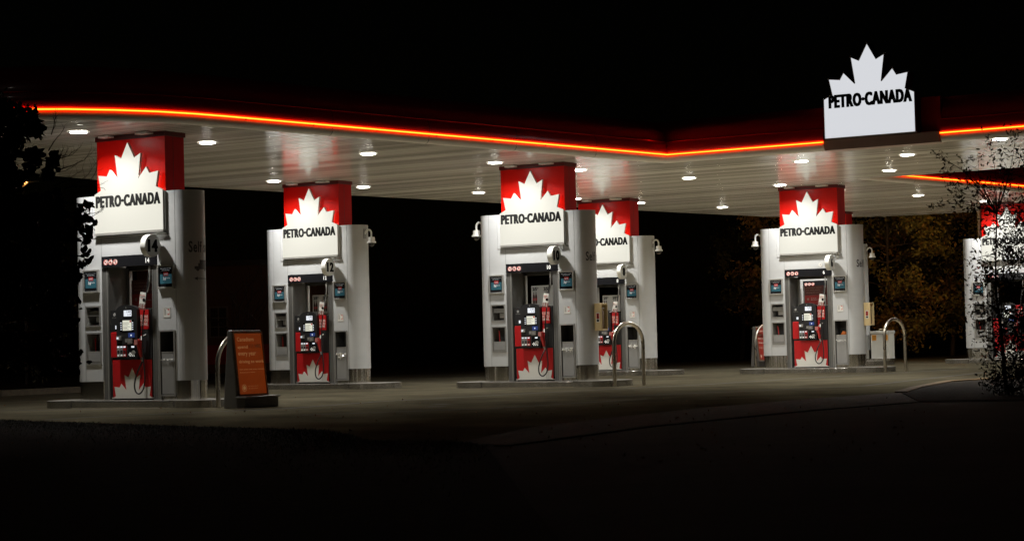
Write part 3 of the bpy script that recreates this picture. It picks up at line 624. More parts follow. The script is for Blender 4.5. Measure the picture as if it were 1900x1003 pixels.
# posters hung behind the dispensers
MAR=mat('poster_maroon',(.13,.035,.03),.5,var=(3,.1)); MRD=mat('poster_red',(.36,.03,.025),.5); PTX=mat('poster_text',(.36,.22,.17),.6); PGR=mat('poster_grey',(.74,.74,.70),.5)
for p in (14,6,12,10,8):
    yb=.36 if p in(14,6) else .42
    if p in (14,6):
        t=thing('window_poster','maroon poster with pale text inside '+DESC[p],'poster',L2W(p,.42 if p==14 else .45,yb,1.66),TH,'posters behind the dispensers')
        mb=MB(); mb.box(0,.60,0,.012,0,.50,MAR); mb.box(0,.60,-.002,0,0,.26,MRD); mb.box(0,.6,-.004,0,0,.015,CARD); mb.box(-.012,0,-.004,.014,0,.50,GREYF)
        for i,(tx,z,wd) in enumerate((('Canadians spend',.43,.40),('111 HRS yearly',.37,.36),('driving for errands.',.31,.46))): text_to(mb,tx,fy(-.004),.05,.05+wd,z,z+.035,PTX,.01)
        mb.disc_y(.09,.17,.03,.03,-.006,-.003,PTX); text_to(mb,'Cut your trips.',fy(-.004),.17,.32,.18,.20,CARD,.01); text_to(mb,'Earn faster today.',fy(-.004),.17,.44,.14,.165,CARD,.02)
        mb.build('board',t)
        if p==6:
            mb=MB(); mb.box(.44,.58,-.04,-.03,.0,.27,CARD); mb.disc_y(.50,.18,.04,.05,-.043,-.039,PR); mb.box(.46,.56,-.043,-.039,.03,.10,GLINK); mb.build('price_card',t)
    else:
        t=thing('window_poster','pale drinks poster inside '+DESC[p],'poster',L2W(p,.43,yb,1.68),TH,'posters behind the dispensers')
        mb=MB(); mb.box(0,.52,0,.012,0,.43,PGR); mb.box(0,.52,-.003,0,0,.014,CARD)
        for q in (0,.27): 
            text_to(mb,'2/5',fy(-.004),.035+q,.135+q,.325,.395,INK,.03); text_to(mb,'00',fy(-.004),.14+q,.175+q,.36,.395,INK,.02)
            for c_ in (.06,.115):
                cx=c_+q; mb.box(cx-.012,cx+.012,-.004,-.001,.275,.295,INK)
                mb.add([(cx-.022,-.004,.06),(cx+.022,-.004,.06),(cx+.024,-.004,.20),(cx+.010,-.004,.265),(cx-.010,-.004,.265),(cx-.024,-.004,.20)],[(0,1,2,3,4,5)],mat('bottle_brown',(.07,.02,.012),.4))
                mb.box(cx-.023,cx+.023,-.006,-.004,.12,.17,PR)
        mb.build('board',t)
# dome cameras on goosenecks
def dome(p,side,first=[None]):
    lx=XR+RB if side>0 else XL-RB
    loc=L2W(p,lx,CY if side<0 else CY-.02,3.18)
    if first[0] is None:
        t=thing('security_camera','','camera',(0,0,0),TH,'white dome cameras on gooseneck arms')
        mb=MB(); mb.tube(spline([(-.01,0,.23),(.05,0,.30),(.12,0,.31),(.165,0,.26),(.17,0,.15)],6),.021,WHITE2,10); mb.box(-.015,.004,-.05,.05,.12,.34,GREYF); mb.build('gooseneck',t,smooth=True)
        mb=MB(); mb.tube([(.17,0,.16),(.17,0,.152),(.17,0,.15),(.17,0,.06),(.17,0,.055),(.17,0,.02)],[.03,.03,.072,.078,.10,.105],WHITE2,18); mb.build('housing',t,smooth=True)
        mb=MB(); mb.tube([(.17,0,.02),(.17,0,-.01),(.17,0,-.04),(.17,0,-.06)],[.075,.07,.05,.02],BLKG,16); mb.build('dome',t,smooth=True)
        first[0]=t
    else: t=dup(first[0],None,None)
    t.location=loc; t.rotation_euler=(0,0,TH+(0 if side>0 else math.pi)); return t
for p,s,l in ((12,1,'white dome camera right of the red box behind the advert stand'),(8,1,'white dome camera right of the kiosk half hidden behind the middle one'),(10,-1,'white dome camera on the left end of the middle kiosk'),(6,-1,'white dome camera on the left end of the kiosk before the autumn trees'),(4,1,'white dome camera showing right of kiosk 6 on the kiosk behind it')):
    dome(p,s)['label']=l
for p in (12,8):
    pass
# beige extinguisher boxes
eb=None
for p in (10,6):
    if eb is None:
        t=eb=thing('fire_box','','box',(0,0,0),TH,'beige extinguisher boxes on the kiosk ends')
        mb=MB(); x0,x1,y0,y1,z0,z1=0,.17,0,.27,0,.56
        mb.box(x0,.02,y0,y1,z0,z1,BEIGE); mb.box(.02,x1,y0,y0+.03,z0,z1,BEIGE); mb.box(.02,x1,y1-.03,y1,z0,z1,BEIGE); mb.box(.02,x1,y0+.03,y1-.03,z1-.035,z1,BEIGE); mb.box(.02,x1,y0+.03,y1-.03,z0,z0+.035,BEIGE); mb.build('case',t,bevel=.012)
        mb=MB(); mb.tube([(.09,.135,.05),(.09,.135,.38),(.09,.135,.42),(.09,.135,.47)],[.055,.055,.03,.015],mat('extinguisher',(.20,.14,.09),.4,.3),12); mb.box(.07,.13,.1,.2,.44,.47,ALU); mb.build('extinguisher',t,smooth=True)
        mb=MB(); mb.box(.045,.125,-.004,0,.17,.37,CARD); mb.box(.055,.115,-.006,-.003,.24,.35,PR)
        text_to(mb,'FIRE',lambda x,z:(z,-.008,x),.24,.35,.07,.10,INK,.04); mb.box(.06,.11,-.006,-.003,.185,.225,INK); mb.build('fire_label',t)
    else: t=dup(eb,None,None)
    t.location=L2W(p,XR+RB+.012,.17,1.135)
    t['label']='beige fire extinguisher box '+('on the middle kiosk, above a steel hoop' if p==10 else 'on the kiosk before the autumn trees')
# hoops
hp0=None
HS=mat('hoop_steel',(.50,.46,.39),.27,1.0,var=(4,.3,(2,2,.6)),bump=(3,.25,.02))
def hoop(name_label,A,B,h=1.27):
    A=Vector(A);B=Vector(B); W_=(B-A).length; d=(B-A).normalized(); r=W_/2
    pts=[Vector((0,0,-.02)),Vector((0,0,(h-r)*.5)),Vector((0,0,h-r))]+[Vector((r-r*math.cos(math.pi*i/16),0,h-r+r*math.sin(math.pi*i/16))) for i in range(1,17)]+[Vector((W_,0,(h-r)*.5)),Vector((W_,0,-.02))]
    mb=MB(); mb.tube(pts,.038,HS,14); o=mb.build('hoop_barrier',smooth=True); o.location=A; o.rotation_euler=(0,0,math.atan2(d.y,d.x)); tag(o,name_label,'barrier','steel hoop barriers at the island ends')
hoop('steel hoop barrier at the island end right of kiosk 10, in front of kiosk 8',gp(1141,717),gp(1195,714.5))
hoop('steel hoop barrier standing alone right of kiosk 6',gp(1643,691),gp(1681,689.2))
hoop('steel hoop barrier between kiosk 14 and the orange advert stand',L2W(14,2.80,-.25),L2W(14,2.93,.75),1.19)
hoop('steel hoop barrier mostly hidden left of kiosk 6',L2W(4,-1.42,-.3),L2W(4,-1.35,.9))
# advert stands
adm=mat('stand_grey',(.16,.155,.145),.4,.3,var=(3,.15),coat=.2)
def stand(loc,label,painted_glow=0):
    t=thing('advert_stand',label,'sign',loc,TH,'advert stands at the island ends')
    w_=.84; mb=MB()
    def hexa(mb,pts,m): mb.add(pts,[(0,3,2,1),(4,5,6,7),(0,1,5,4),(1,2,6,5),(2,3,7,6),(3,0,4,7)],m)
    # body: wide at foot (x), leaning
    hexa(mb,[(0,.0,0),(.30,.0,0),(.30,w_,0),(0,w_,0),(.07,.05,1.24),(.17,.05,1.24),(.17,w_-.05,1.24),(.07,w_-.05,1.24)],adm); mb.build('frame',t,bevel=.02)
    mb=MB(); hexa(mb,[(.28,-.0,0),(.46,.0,0),(.46,w_,0),(.28,w_,0),(.28,.0,.16),(.46,.0,.16),(.46,w_,.16),(.28,w_,.16)],mat('stand_base',(.05,.045,.042),.4)); hexa(mb,[(.27,-.02,.161),(.49,-.02,.161),(.49,w_+.02,.161),(.27,w_+.02,.161),(.27,-.02,.19),(.49,-.02,.19),(.49,w_+.02,.19),(.27,w_+.02,.19)],adm); mb.build('water_base',t,bevel=.012)
    def fp(yy,z,o=0): x=.296-(z/1.24)*.13+o; return (x,yy,z)
    PO=mat('poster_orange_baked_light',(.62,.11,.02),.35,emit=(.50,.075,.008),es=painted_glow,var=(1.5,.2)) if painted_glow else mat('poster_dark_red',(.30,.03,.02),.35,var=(1.5,.2));  # emission stands in for lamplight falling on the left stand's poster
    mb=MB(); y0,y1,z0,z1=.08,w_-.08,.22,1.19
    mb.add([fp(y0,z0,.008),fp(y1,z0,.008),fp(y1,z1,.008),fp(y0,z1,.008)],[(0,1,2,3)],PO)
    pm=mb; mb=MB()
    for a,b,c,d in ((y0-.03,y0,z0-.03,z1+.03),(y1,y1+.03,z0-.03,z1+.03),(y0,y1,z1,z1+.03),(y0,y1,z0-.03,z0)):
        hexa(mb,[fp(a,c,0),fp(a,c,.02),fp(b,c,.02),fp(b,c,0),fp(a,d,0),fp(a,d,.02),fp(b,d,.02),fp(b,d,0)],mat('stand_rim',(.24,.13,.07),.35,.5))
    mb.build('poster_rim',t)
    TX=mat('stand_text_baked_light',(.78,.55,.33),.5,emit=(.8,.4,.14),es=painted_glow) if painted_glow else mat('stand_text',(.7,.6,.5),.5); TG=mat('stand_text_grey',(.22,.16,.12),.5)  # lettering carries the same lamplight as emission
    fn=lambda o:(lambda x,z:fp(x,z,o))
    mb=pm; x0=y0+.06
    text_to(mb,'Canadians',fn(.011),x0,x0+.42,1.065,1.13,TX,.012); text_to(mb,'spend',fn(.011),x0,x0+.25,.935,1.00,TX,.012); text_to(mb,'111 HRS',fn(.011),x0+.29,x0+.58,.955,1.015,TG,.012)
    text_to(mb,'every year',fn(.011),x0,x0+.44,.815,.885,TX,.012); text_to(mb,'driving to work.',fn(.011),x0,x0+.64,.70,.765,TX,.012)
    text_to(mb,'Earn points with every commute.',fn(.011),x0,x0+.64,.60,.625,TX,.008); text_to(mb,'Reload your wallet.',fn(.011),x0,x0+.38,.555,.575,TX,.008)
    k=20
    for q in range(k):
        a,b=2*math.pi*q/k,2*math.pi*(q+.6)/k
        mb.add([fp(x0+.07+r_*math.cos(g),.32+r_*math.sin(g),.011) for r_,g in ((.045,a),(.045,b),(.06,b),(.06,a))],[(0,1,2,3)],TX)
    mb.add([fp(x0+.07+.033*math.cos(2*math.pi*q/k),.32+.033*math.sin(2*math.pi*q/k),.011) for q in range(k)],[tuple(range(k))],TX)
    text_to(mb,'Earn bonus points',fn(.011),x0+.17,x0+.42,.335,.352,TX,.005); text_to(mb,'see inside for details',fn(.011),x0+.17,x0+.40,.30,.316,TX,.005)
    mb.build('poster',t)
    return t
stand(gp(414,757.5),'grey advert stand with orange poster, lamplight painted in, between kiosks 14 and 12',.16)
s2=stand(L2W(4,-1.75,.05),'grey advert stand with red poster, half hidden left of kiosk 6')
# cabinet behind kiosk 6
t=thing('storage_cabinet','pale grey cabinet with orange labels standing right of kiosk 6','cabinet',L2W(4,2.16,.02,.128),TH)
CB=mat('cabinet_grey',(.42,.42,.39),.45,var=(3,.1))
mb=MB(); mb.box(.02,.58,.02,.48,.06,.80,CB); mb.box(.0,.60,-.01,.5,.80,.88,CB); mb.build('case',t,bevel=.01)
mb=MB(); mb.box(-.02,.62,-.02,.52,0,.06,STEEL); mb.build('base_ring',t)
mb=MB(); mb.tube([(.22,.2,.87),(.22,.2,.93),(.40,.2,.93),(.40,.2,.87)],.012,BEIGE,6); mb.build('handle',t)
OL=mat('label_orange',(.65,.28,.03),.5)
for a in (.06,.42):
    mb=MB(); mb.box(a,a+.13,.012,.02,.60,.76,OL)
    for q in range(4): mb.box(a+.01,a+.12,.009,.012,.62+q*.035,.632+q*.035,INK)
    mb.build('warning_label',t)
# ================================================================== GROUND
def ground_mat(name,c0,c1,scale,rough,bump=.4,extra=None):
    m=bpy.data.materials.new(name); m.use_nodes=True; n=m.node_tree; b=n.nodes['Principled BSDF']; tc=n.nodes.new('ShaderNodeTexCoord')
    nz=n.nodes.new('ShaderNodeTexNoise'); nz.inputs['Scale'].default_value=scale; nz.inputs['Detail'].default_value=8; nz.inputs['Roughness'].default_value=.7
    n2=n.nodes.new('ShaderNodeTexNoise'); n2.inputs['Scale'].default_value=scale*60; n2.inputs['Detail'].default_value=3
    n.links.new(tc.outputs['Object'],nz.inputs[0]); n.links.new(tc.outputs['Object'],n2.inputs[0])
    r=n.nodes.new('ShaderNodeMapRange'); r.inputs[1].default_value=.35; r.inputs[2].default_value=.65; n.links.new(nz.outputs[0],r.inputs[0])
    ad=n.nodes.new('ShaderNodeMath'); ad.operation='MULTIPLY_ADD'; ad.inputs[1].default_value=.9; ad.inputs[2].default_value=-.45; n.links.new(n2.outputs[0],ad.inputs[0])
    a2=n.nodes.new('ShaderNodeMath'); a2.operation='ADD'; a2.use_clamp=True; n.links.new(r.outputs[0],a2.inputs[0]); n.links.new(ad.outputs[0],a2.inputs[1])
    mx=n.nodes.new('ShaderNodeMix'); mx.data_type='RGBA'; mx.inputs[6].default_value=(*c0,1); mx.inputs[7].default_value=(*c1,1); n.links.new(a2.outputs[0],mx.inputs[0]); n.links.new(mx.outputs[2],b.inputs['Base Color'])
    b.inputs['Roughness'].default_value=rough; b.inputs['Specular IOR Level'].default_value=.25 if not extra else .8
    if extra: b.inputs['Coat Weight'].default_value=extra[0]; b.inputs['Coat Roughness'].default_value=extra[1]
    bp=n.nodes.new('ShaderNodeBump'); bp.inputs['Strength'].default_value=bump; bp.inputs['Distance'].default_value=.01; n.links.new(n2.outputs[0],bp.inputs['Height']); n.links.new(bp.outputs[0],b.inputs['Normal'])
    return m
GND=ground_mat('asphalt_road',(.030,.029,.027),(.055,.052,.047),.7,.92)
APR=ground_mat('concrete_apron',(.25,.215,.145),(.42,.37,.26),.35,.8,.3)
BED=ground_mat('bed_mulch',(.012,.008,.004),(.03,.02,.011),5,1,.5)
GRS=ground_mat('grass_soil',(.008,.009,.004),(.018,.018,.008),3,1,.5)
mb=MB(); mb.add([(-250,-20,0),(250,-20,0),(250,400,0),(-250,400,0)],[(0,1,2,3)],GND); mb.build('road',kind='structure')
ap=[gp(-60,781,0),gp(0,783),gp(200,790),gp(400,797),gp(600,803),gp(640,810),gp(680,822),gp(850,820),gp(1000,790),gp(1300,757),gp(1500,740),gp(1670,728),gp(1760,708),Vector((24,45,0)),Vector((40,80,0)),Vector((-5,90,0)),Vector((-10.2,46,0)),Vector((-11.6,44,0)),Vector((-22,34,0)),Vector((-12,26,0))]
def seal(m,tint,rough,ior):     # smooth sealed slab: Fresnel-weighted glossy layer over pale concrete
    n=m.node_tree; b=n.nodes['Principled BSDF']; o=[x for x in n.nodes if x.type=='OUTPUT_MATERIAL'][0]
    b.inputs['Specular IOR Level'].default_value=0
    g=n.nodes.new('ShaderNodeBsdfGlossy'); g.inputs['Roughness'].default_value=rough
    tc=n.nodes.new('ShaderNodeTexCoord'); z1=n.nodes.new('ShaderNodeTexNoise'); z1.inputs['Scale'].default_value=.55; z1.inputs['Detail'].default_value=9; z1.inputs['Roughness'].default_value=.72; n.links.new(tc.outputs['Object'],z1.inputs[0])
    rm=n.nodes.new('ShaderNodeMapRange'); rm.inputs[1].default_value=.36; rm.inputs[2].default_value=.64; n.links.new(z1.outputs[0],rm.inputs[0])
    mx=n.nodes.new('ShaderNodeMix'); mx.data_type='RGBA'; mx.inputs[6].default_value=(*[c*.45 for c in tint],1); mx.inputs[7].default_value=(*[c*1.5 for c in tint],1)
    n.links.new(rm.outputs[0],mx.inputs[0]); n.links.new(mx.outputs[2],g.inputs[0])
    f=n.nodes.new('ShaderNodeFresnel'); f.inputs[0].default_value=ior; x=n.nodes.new('ShaderNodeMixShader')
    n.links.new(f.outputs[0],x.inputs[0]); n.links.new(b.outputs[0],x.inputs[1]); n.links.new(g.outputs[0],x.inputs[2]); n.links.new(x.outputs[0],o.inputs[0])
    bp=[q for q in n.nodes if q.type=='BUMP'][0]; n.links.new(bp.outputs[0],g.inputs['Normal'])
seal(APR,(.048,.043,.028),.5,1.8)
mb=MB(); mb.add([(q.x,q.y,.004) for q in ap],[tuple(range(len(ap)))],APR); mb.build('forecourt',kind='structure')
# brick paver strip
PAV=ground_mat('pavers',(.05,.025,.017),(.12,.065,.045),6,.8,.6)
def brickify(m):
    n=m.node_tree; b=n.nodes['Principled BSDF']; tc=n.nodes.new('ShaderNodeTexCoord'); mp=n.nodes.new('ShaderNodeMapping'); mp.inputs['Rotation'].default_value=(0,0,R(-55)); n.links.new(tc.outputs['Object'],mp.inputs[0])
    br=n.nodes.new('ShaderNodeTexBrick'); br.inputs['Scale'].default_value=4.5; br.inputs['Color1'].default_value=(.13,.062,.042,1); br.inputs['Color2'].default_value=(.06,.036,.026,1); br.inputs['Mortar'].default_value=(.02,.018,.016,1); br.inputs['Mortar Size'].default_value=.03
    n.links.new(mp.outputs[0],br.inputs[0]); n.links.new(br.outputs[0],b.inputs['Base Color'])
brickify(PAV)
pv=[gp(850,821),gp(930,827),gp(1200,790.5),gp(1500,760.5),gp(1700,745),gp(1670,728.5),gp(1500,740.5),gp(1300,757.5),gp(1000,790.5)]
mb=MB(); mb.add([(q.x,q.y,.009) for q in pv],[tuple(range(len(pv)))],PAV); mb.build('paver_strip',kind='structure')
# lower kerb of the paver strip
KB=ground_mat('kerb_concrete',(.05,.04,.03),(.09,.075,.05),4,.9,.4)
def ribbon(mb,pts,wd,z0,z1,mt):
    pts=[Vector((p.x,p.y,0)) for p in pts]; L=offs(pts,wd/2); Rr=offs(pts,-wd/2)
    for i in range(len(pts)-1):
        v=[L[i],L[i+1],Rr[i+1],Rr[i]]; mb.add([(q.x,q.y,z1) for q in v]+[(q.x,q.y,z0) for q in v],[(0,1,2,3),(0,4,5,1),(2,6,7,3),(3,7,4,0),(1,5,6,2)],mt)
mb=MB(); ribbon(mb,[gp(930,827.5),gp(1200,791.5),gp(1500,761.5),gp(1700,746),gp(1900,743)],.14,0,.011,KB); mb.build('gutter_kerb',kind='structure')
# grass bank
gb=[gp(-80,780),gp(0,783),gp(200,790),gp(400,797),gp(600,803),gp(640,810),gp(690,824),gp(815,823),gp(900,832),gp(1100,1100),gp(-300,1100)]
mb=MB(); vs=[(q.x,q.y,0) for q in gb]; n=len(gb); top_=[(q.x,q.y,.035) for q in gb]
mb.add(vs+top_,[tuple(range(n,2*n))]+[(i,(i+1)%n,(i+1)%n+n,i+n) for i in range(n)],GRS); mb.build('grass_bank',kind='structure')
random.seed(11)
GB=mat('grass_blade',(.035,.04,.014),.8)
def inside(x,y,P):
    c=False; j=len(P)-1
    for i in range(len(P)):
        if (P[i].y>y)!=(P[j].y>y) and x<(P[j].x-P[i].x)*(y-P[i].y)/(P[j].y-P[i].y)+P[i].x: c=not c
        j=i
    return c
mb=MB(); cnt=0
edge=gb[0:9]
while cnt<15000:
    i=random.randrange(len(edge)-1); t_=random.random(); q=edge[i].lerp(edge[i+1],t_)
    if random.random()>(edge[i+1]-edge[i]).length/4.5: continue
    x=q.x+random.gauss(-.1,.25); y=q.y-abs(random.expovariate(1/1.2))+.02
    if not inside(x,y,gb): continue
    h=random.uniform(.01,.04); a=random.random()*6.28; wd=.004; lx,ly=random.gauss(0,.02),random.gauss(0,.02)
    mb.add([(x-wd*math.cos(a),y-wd*math.sin(a),.03),(x+wd*math.cos(a),y+wd*math.sin(a),.03),(x+lx,y+ly,.03+h)],[(0,1,2)],GB); cnt+=1
mb.build('grass',kind='stuff')
def leafquad(mb,c,s,mt,rnd,asp=.6):
    n_=Vector((rnd.gauss(0,1),rnd.gauss(0,1),rnd.gauss(0,1))).normalized(); a=n_.orthogonal().normalized(); a=Matrix.Rotation(rnd.random()*6.28,3,n_)@a; b=n_.cross(a)*asp; f=n_*(.18*s)
    mb.add([c-a*s,c-a*s*.3-b*s*.8+f,c+a*s*.45-b*s*.62+f,c+a*s,c+a*s*.45+b*s*.62+f,c-a*s*.3+b*s*.8+f],[(0,1,2,3),(0,3,4,5)],mt)
# fallen leaves
LF=mat('fallen_leaf',(.16,.07,.02),.7)
rnd=random.Random(3); mb=MB()
for i in range(260):
    x=rnd.uniform(0,1750); y=rnd.uniform(735,860); q=gp(x,y); leafquad(mb,Vector((q.x,q.y,.045 if inside(q.x,q.y,gb) else .014)),rnd.uniform(.012,.022),LF,rnd)
mb.build('fallen_leaves',kind='stuff')
# joints and small marks in the apron
JT=mat('joint_dark',(.03,.027,.022),.9)
mb=MB()
ribbon(mb,[gp(81,779),gp(184,773),gp(534,757.5),gp(700,745),gp(1050,726),gp(1300,713.5),gp(1530,699),gp(1800,684)],.14,.0042,.0046,JT)
ribbon(mb,[gp(560,770),gp(900,758),gp(1200,740)],.12,.0042,.0046,JT)
ribbon(mb,[gp(1130,736),gp(1600,716),gp(1830,690)],.12,.0042,.0046,JT)
ribbon(mb,[gp(300,757),gp(-20,762)],.12,.0042,.0046,JT)
for a,b in (((803,750),(835,750)),((792,754.5),(826,754))): ribbon(mb,[gp(*a),gp(*b)],.25,.0047,.0052,JT)
mb.build('pavement_joint',kind='structure')
YP=mat('orange_lit_kerb',(.20,.12,.04),.85,var=(9,.4))  # orange light on the kerb is put into its warm colour
mb=MB(); ribbon(mb,[gp(1672,729),gp(1700,720),gp(1760,708.5),gp(1835,703.5),gp(1905,700)],.20,.0,.03,YP); mb.build('bed_kerb',kind='structure')
bd=[gp(1675,729.5),gp(1703,720.5),gp(1762,709.5),gp(1835,704.5),gp(1990,699),gp(2100,745),gp(1900,742),gp(1705,745)]
mb=MB(); n=len(bd); mb.add([(q.x,q.y,0) for q in bd]+[(q.x,q.y,.014) for q in bd],[tuple(range(n-1,-1,-1)) if 0 else tuple(range(2*n-1,n-1,-1))]+[(i,(i+1)%n,(i+1)%n+n,i+n) for i in range(n)],BED); mb.build('planting_bed',kind='structure')
# rear kerb and lawn on the left
mb=MB(); ribbon(mb,[gp(-60,737),gp(0,735),gp(150,727.5),gp(205,725)],.16,0,.14,KB); mb.build('rear_kerb',kind='structure')
# ================================================================== VEGETATION
BARK=mat('bark',(.05,.035,.025),.9,bump=(20,.5,.01))
def lmat(name,c): 
    m=mat(name,c,.6); b=m.node_tree.nodes['Principled BSDF']; b.inputs['Transmission Weight'].default_value=0; return m
def tree(name,label,base,trunk_pts,trunk_r,clusters,mats,leaf,seed,asp=.6,twigs=3,group=None,spread=.16):
    rnd=random.Random(seed); t=thing(name,label,'tree' if 'tree' in name else 'shrub',base,0,group); B=Vector(base)
    mb=MB(); tp=[Vector(p)-B for p in trunk_pts]; mb.tube(spline(tp,5),[trunk_r*(1-.7*i/(len(spline(tp,5))-1)) for i in range(len(spline(tp,5)))],BARK,8)
    sp=spline(tp,5)
    cb=MB()
    for (c,rad,n_) in clusters:
        c=Vector(c)-B
        # limb from nearest lower trunk point
        best=min(sp,key=lambda q:(q-c).length+max(0,q.z-c.z)*2)
        mid=(best+c)/2+Vector((rnd.gauss(0,.08),rnd.gauss(0,.08),.1))*min(1,(best-c).length)
        l=spline([best,mid,c],5); r0=trunk_r*.28; mb.tube(l,[r0*(1-.8*i/(len(l)-1)) for i in range(len(l))],BARK,5,False)
        tips=[]
        for k_ in range(max(2,int(twigs*rad*3))):
            d=Vector((rnd.gauss(0,1),rnd.gauss(0,1),rnd.gauss(0,1)+.3)).normalized(); e=c+Vector((d.x*rad,d.y*rad,d.z*rad*.9))*rnd.uniform(.6,1.05)
            m_=c.lerp(e,.5)+Vector((rnd.gauss(0,.1),rnd.gauss(0,.1),rnd.gauss(0,.1)))*rad; tw=spline([c,m_,e],4); mb.tube(tw,[r0*.22*(1-.6*i/(len(tw)-1)) for i in range(len(tw))],BARK,4,False); tips+=tw
        mm=rnd.choice(mats)
        for k_ in range(n_):
            q=rnd.choice(tips)+Vector((rnd.gauss(0,1),rnd.gauss(0,1),rnd.gauss(0,1)))*rad*spread
            leafquad(cb,q,leaf*rnd.uniform(.6,1.25),mm if rnd.random()<.7 else rnd.choice(mats),rnd,asp)
    mb.build('trunk',t,smooth=True); cb.build('crown',t); return t
# left foreground tree (dark, rounded leaves)
DL=[lmat('dark_leaf_a',(.030,.028,.012)),lmat('dark_leaf_b',(.045,.032,.012))]
rnd=random.Random(21); cl=[]
Yt=20.
def c2(px,py,r_,n_,Y=None): 
    q=dp(px,py,(Y or Yt)+rnd.uniform(-.5,.5)); cl.append((q,r_,n_))
for a in [(10,215,.22,70),(50,222,.16,45),(20,255,.24,90),(72,250,.12,35),(10,300,.24,90),(60,290,.16,50),(95,300,.12,34),(30,230,.2,60),(15,350,.2,60),(85,325,.10,26),
          (15,400,.3,170),(60,385,.2,90),(100,370,.16,60),(115,410,.16,60),(60,430,.3,170),(95,450,.22,110),(130,440,.10,30),(158,405,.11,9),(166,380,.09,6),(158,448,.11,9),(156,475,.10,6),(150,425,.10,10),(145,395,.12,12),
          (20,480,.35,190),(80,500,.3,160),(110,520,.2,90),(30,560,.4,200),(80,580,.3,160),(110,600,.2,80),(20,650,.4,160),(80,660,.35,130)]: c2(*a)
tree('broadleaf_tree','dark leafy tree silhouette overhanging the left edge of the picture',(-6.1,20,0),[(-6.1,20,0),(-6.0,20,1.2),(-5.8,20,2.2),(-5.55,20,3.4)],.11,[(c,r_*1.0,int(n_*2.6)) for c,r_,n_ in cl],DL,.047,4,.8,6,None,.22)
# bare twigs reaching in front of the first sign
t=bpy.data.objects
rt=[o for o in C.objects if o.name=='broadleaf_tree'][0]
mb=MB(); rnd=random.Random(8); B=Vector((-6.1,20,0))
def twig(p,d,l,r_,dep):
    pts=[p]; q=p.copy(); dd=d.copy()
    for i in range(4): dd=(dd+Vector((rnd.gauss(0,.22),rnd.gauss(0,.15),rnd.gauss(0,.22)))).normalized(); q=q+dd*l/4; pts.append(q.copy())
    mb.tube(pts,[r_*(1-.5*i/4) for i in range(5)],BARK,4,False)
    if dep>0:
        for i in (1,2,3,4):
            if rnd.random()<.85: twig(pts[i],(dd+Vector((rnd.gauss(0,.6),rnd.gauss(0,.3),rnd.uniform(0,1.0)))).normalized(),l*.55,r_*.5,dep-1)
for (px,py,dx_,dz_,l) in ((85,330,.8,.35,.42),(100,345,.9,.15,.42),(120,350,.9,.3,.30),(140,430,.6,.5,.24),(140,410,.9,.2,.22),(90,280,.5,.9,.24),(100,300,.8,.5,.22),(95,250,.3,1,.2)):
    twig(dp(px,py,20)-B,Vector((dx_,0,dz_)).normalized(),l,.007,2)
mb.build('bare_twig',rt)
# right foreground shrub
SL=[lmat('shrub_leaf_a',(.040,.034,.012)),lmat('shrub_leaf_b',(.060,.036,.012))]
rnd=random.Random(31); cl=[]; Yt=27.5
for a in [(1748,295,.10,26),(1760,320,.12,32),(1775,345,.14,44),(1735,285,.06,10),(1790,300,.10,22),(1815,292,.14,34),(1835,265,.12,26),(1855,285,.18,60),(1885,250,.14,44),(1895,290,.2,70),(1800,330,.2,90),(1780,365,.18,80),(1755,378,.10,26),(1725,384,.06,14),
          (1830,350,.24,150),(1870,340,.28,170),(1810,390,.22,120),(1850,400,.3,200),(1890,410,.3,200),(1820,440,.2,100),(1860,460,.28,170),(1895,480,.28,160),(1808,480,.15,50),(1835,510,.22,110),(1875,530,.3,190),
          (1815,540,.14,50),(1850,570,.28,200),(1895,590,.3,220),(1825,600,.16,70),(1860,630,.3,260),(1905,650,.34,260),(1840,660,.22,150),(1870,690,.3,260),(1910,700,.3,240),(1845,705,.18,130),(1880,725,.25,200)]: c2(*a)
tree('garden_shrub','tall dark small-leaved shrub in front of the canopy at the right edge',(6.95,27.5,.1),[(6.95,27.5,.1),(6.9,27.5,1.0),(6.85,27.5,1.6),(6.9,27.5,2.6)],.028,[(c,r_*1.35,int(n_*.58*((3.6 if c.z<3.0 else 1.3)*(.35 if c.x<6.8 and c.z<3 else 1)))) for c,r_,n_ in cl],SL,.032,6,.45,9,None,.24)
# autumn trees behind
AU=[lmat('autumn_leaf_a',(.19,.15,.028)),lmat('autumn_leaf_b',(.13,.12,.03)),lmat('autumn_leaf_c',(.24,.13,.02))]
def bgtree(px,base_y,Y,w_,h0,h1,n_,seed,label,mats=AU,leaf=.075):
    rnd2=random.Random(seed); X=(px-950)/F*Y; cl=[]
    for k_ in range(n_):
        z=rnd2.uniform(h0,h1); f_=math.sin(math.pi*min(1,max(.08,(z-h0+.6)/(h1-h0+1.2))))**.5
        cl.append(((X+rnd2.uniform(-1,1)*w_*f_,Y+rnd2.uniform(-1,1)*w_*.6*f_,z),rnd2.uniform(.5,1.05),300))
    tree('autumn_tree',label,(X,Y,0),[(X,Y,0),(X+.1,Y,1.5),(X-.05,Y,3),(X,Y,h1*.8)],.09,cl,mats,leaf,seed,.65,3,'autumn trees behind the forecourt')
bgtree(1650,0,71,2.4,1.0,7.4,52,51,'tall orange autumn tree just right of kiosk 6')
bgtree(1762,0,75,2.4,.8,7.2,50,52,'dim orange autumn tree between the lone hoop and the far right kiosk')
bgtree(1432,0,73,1.1,1.6,6.0,22,53,'small yellow-green autumn tree peeping left of kiosk 6')
bgtree(1372,0,80,1.0,1.4,5.0,9,54,'very dark small tree just left of the yellow-green one')
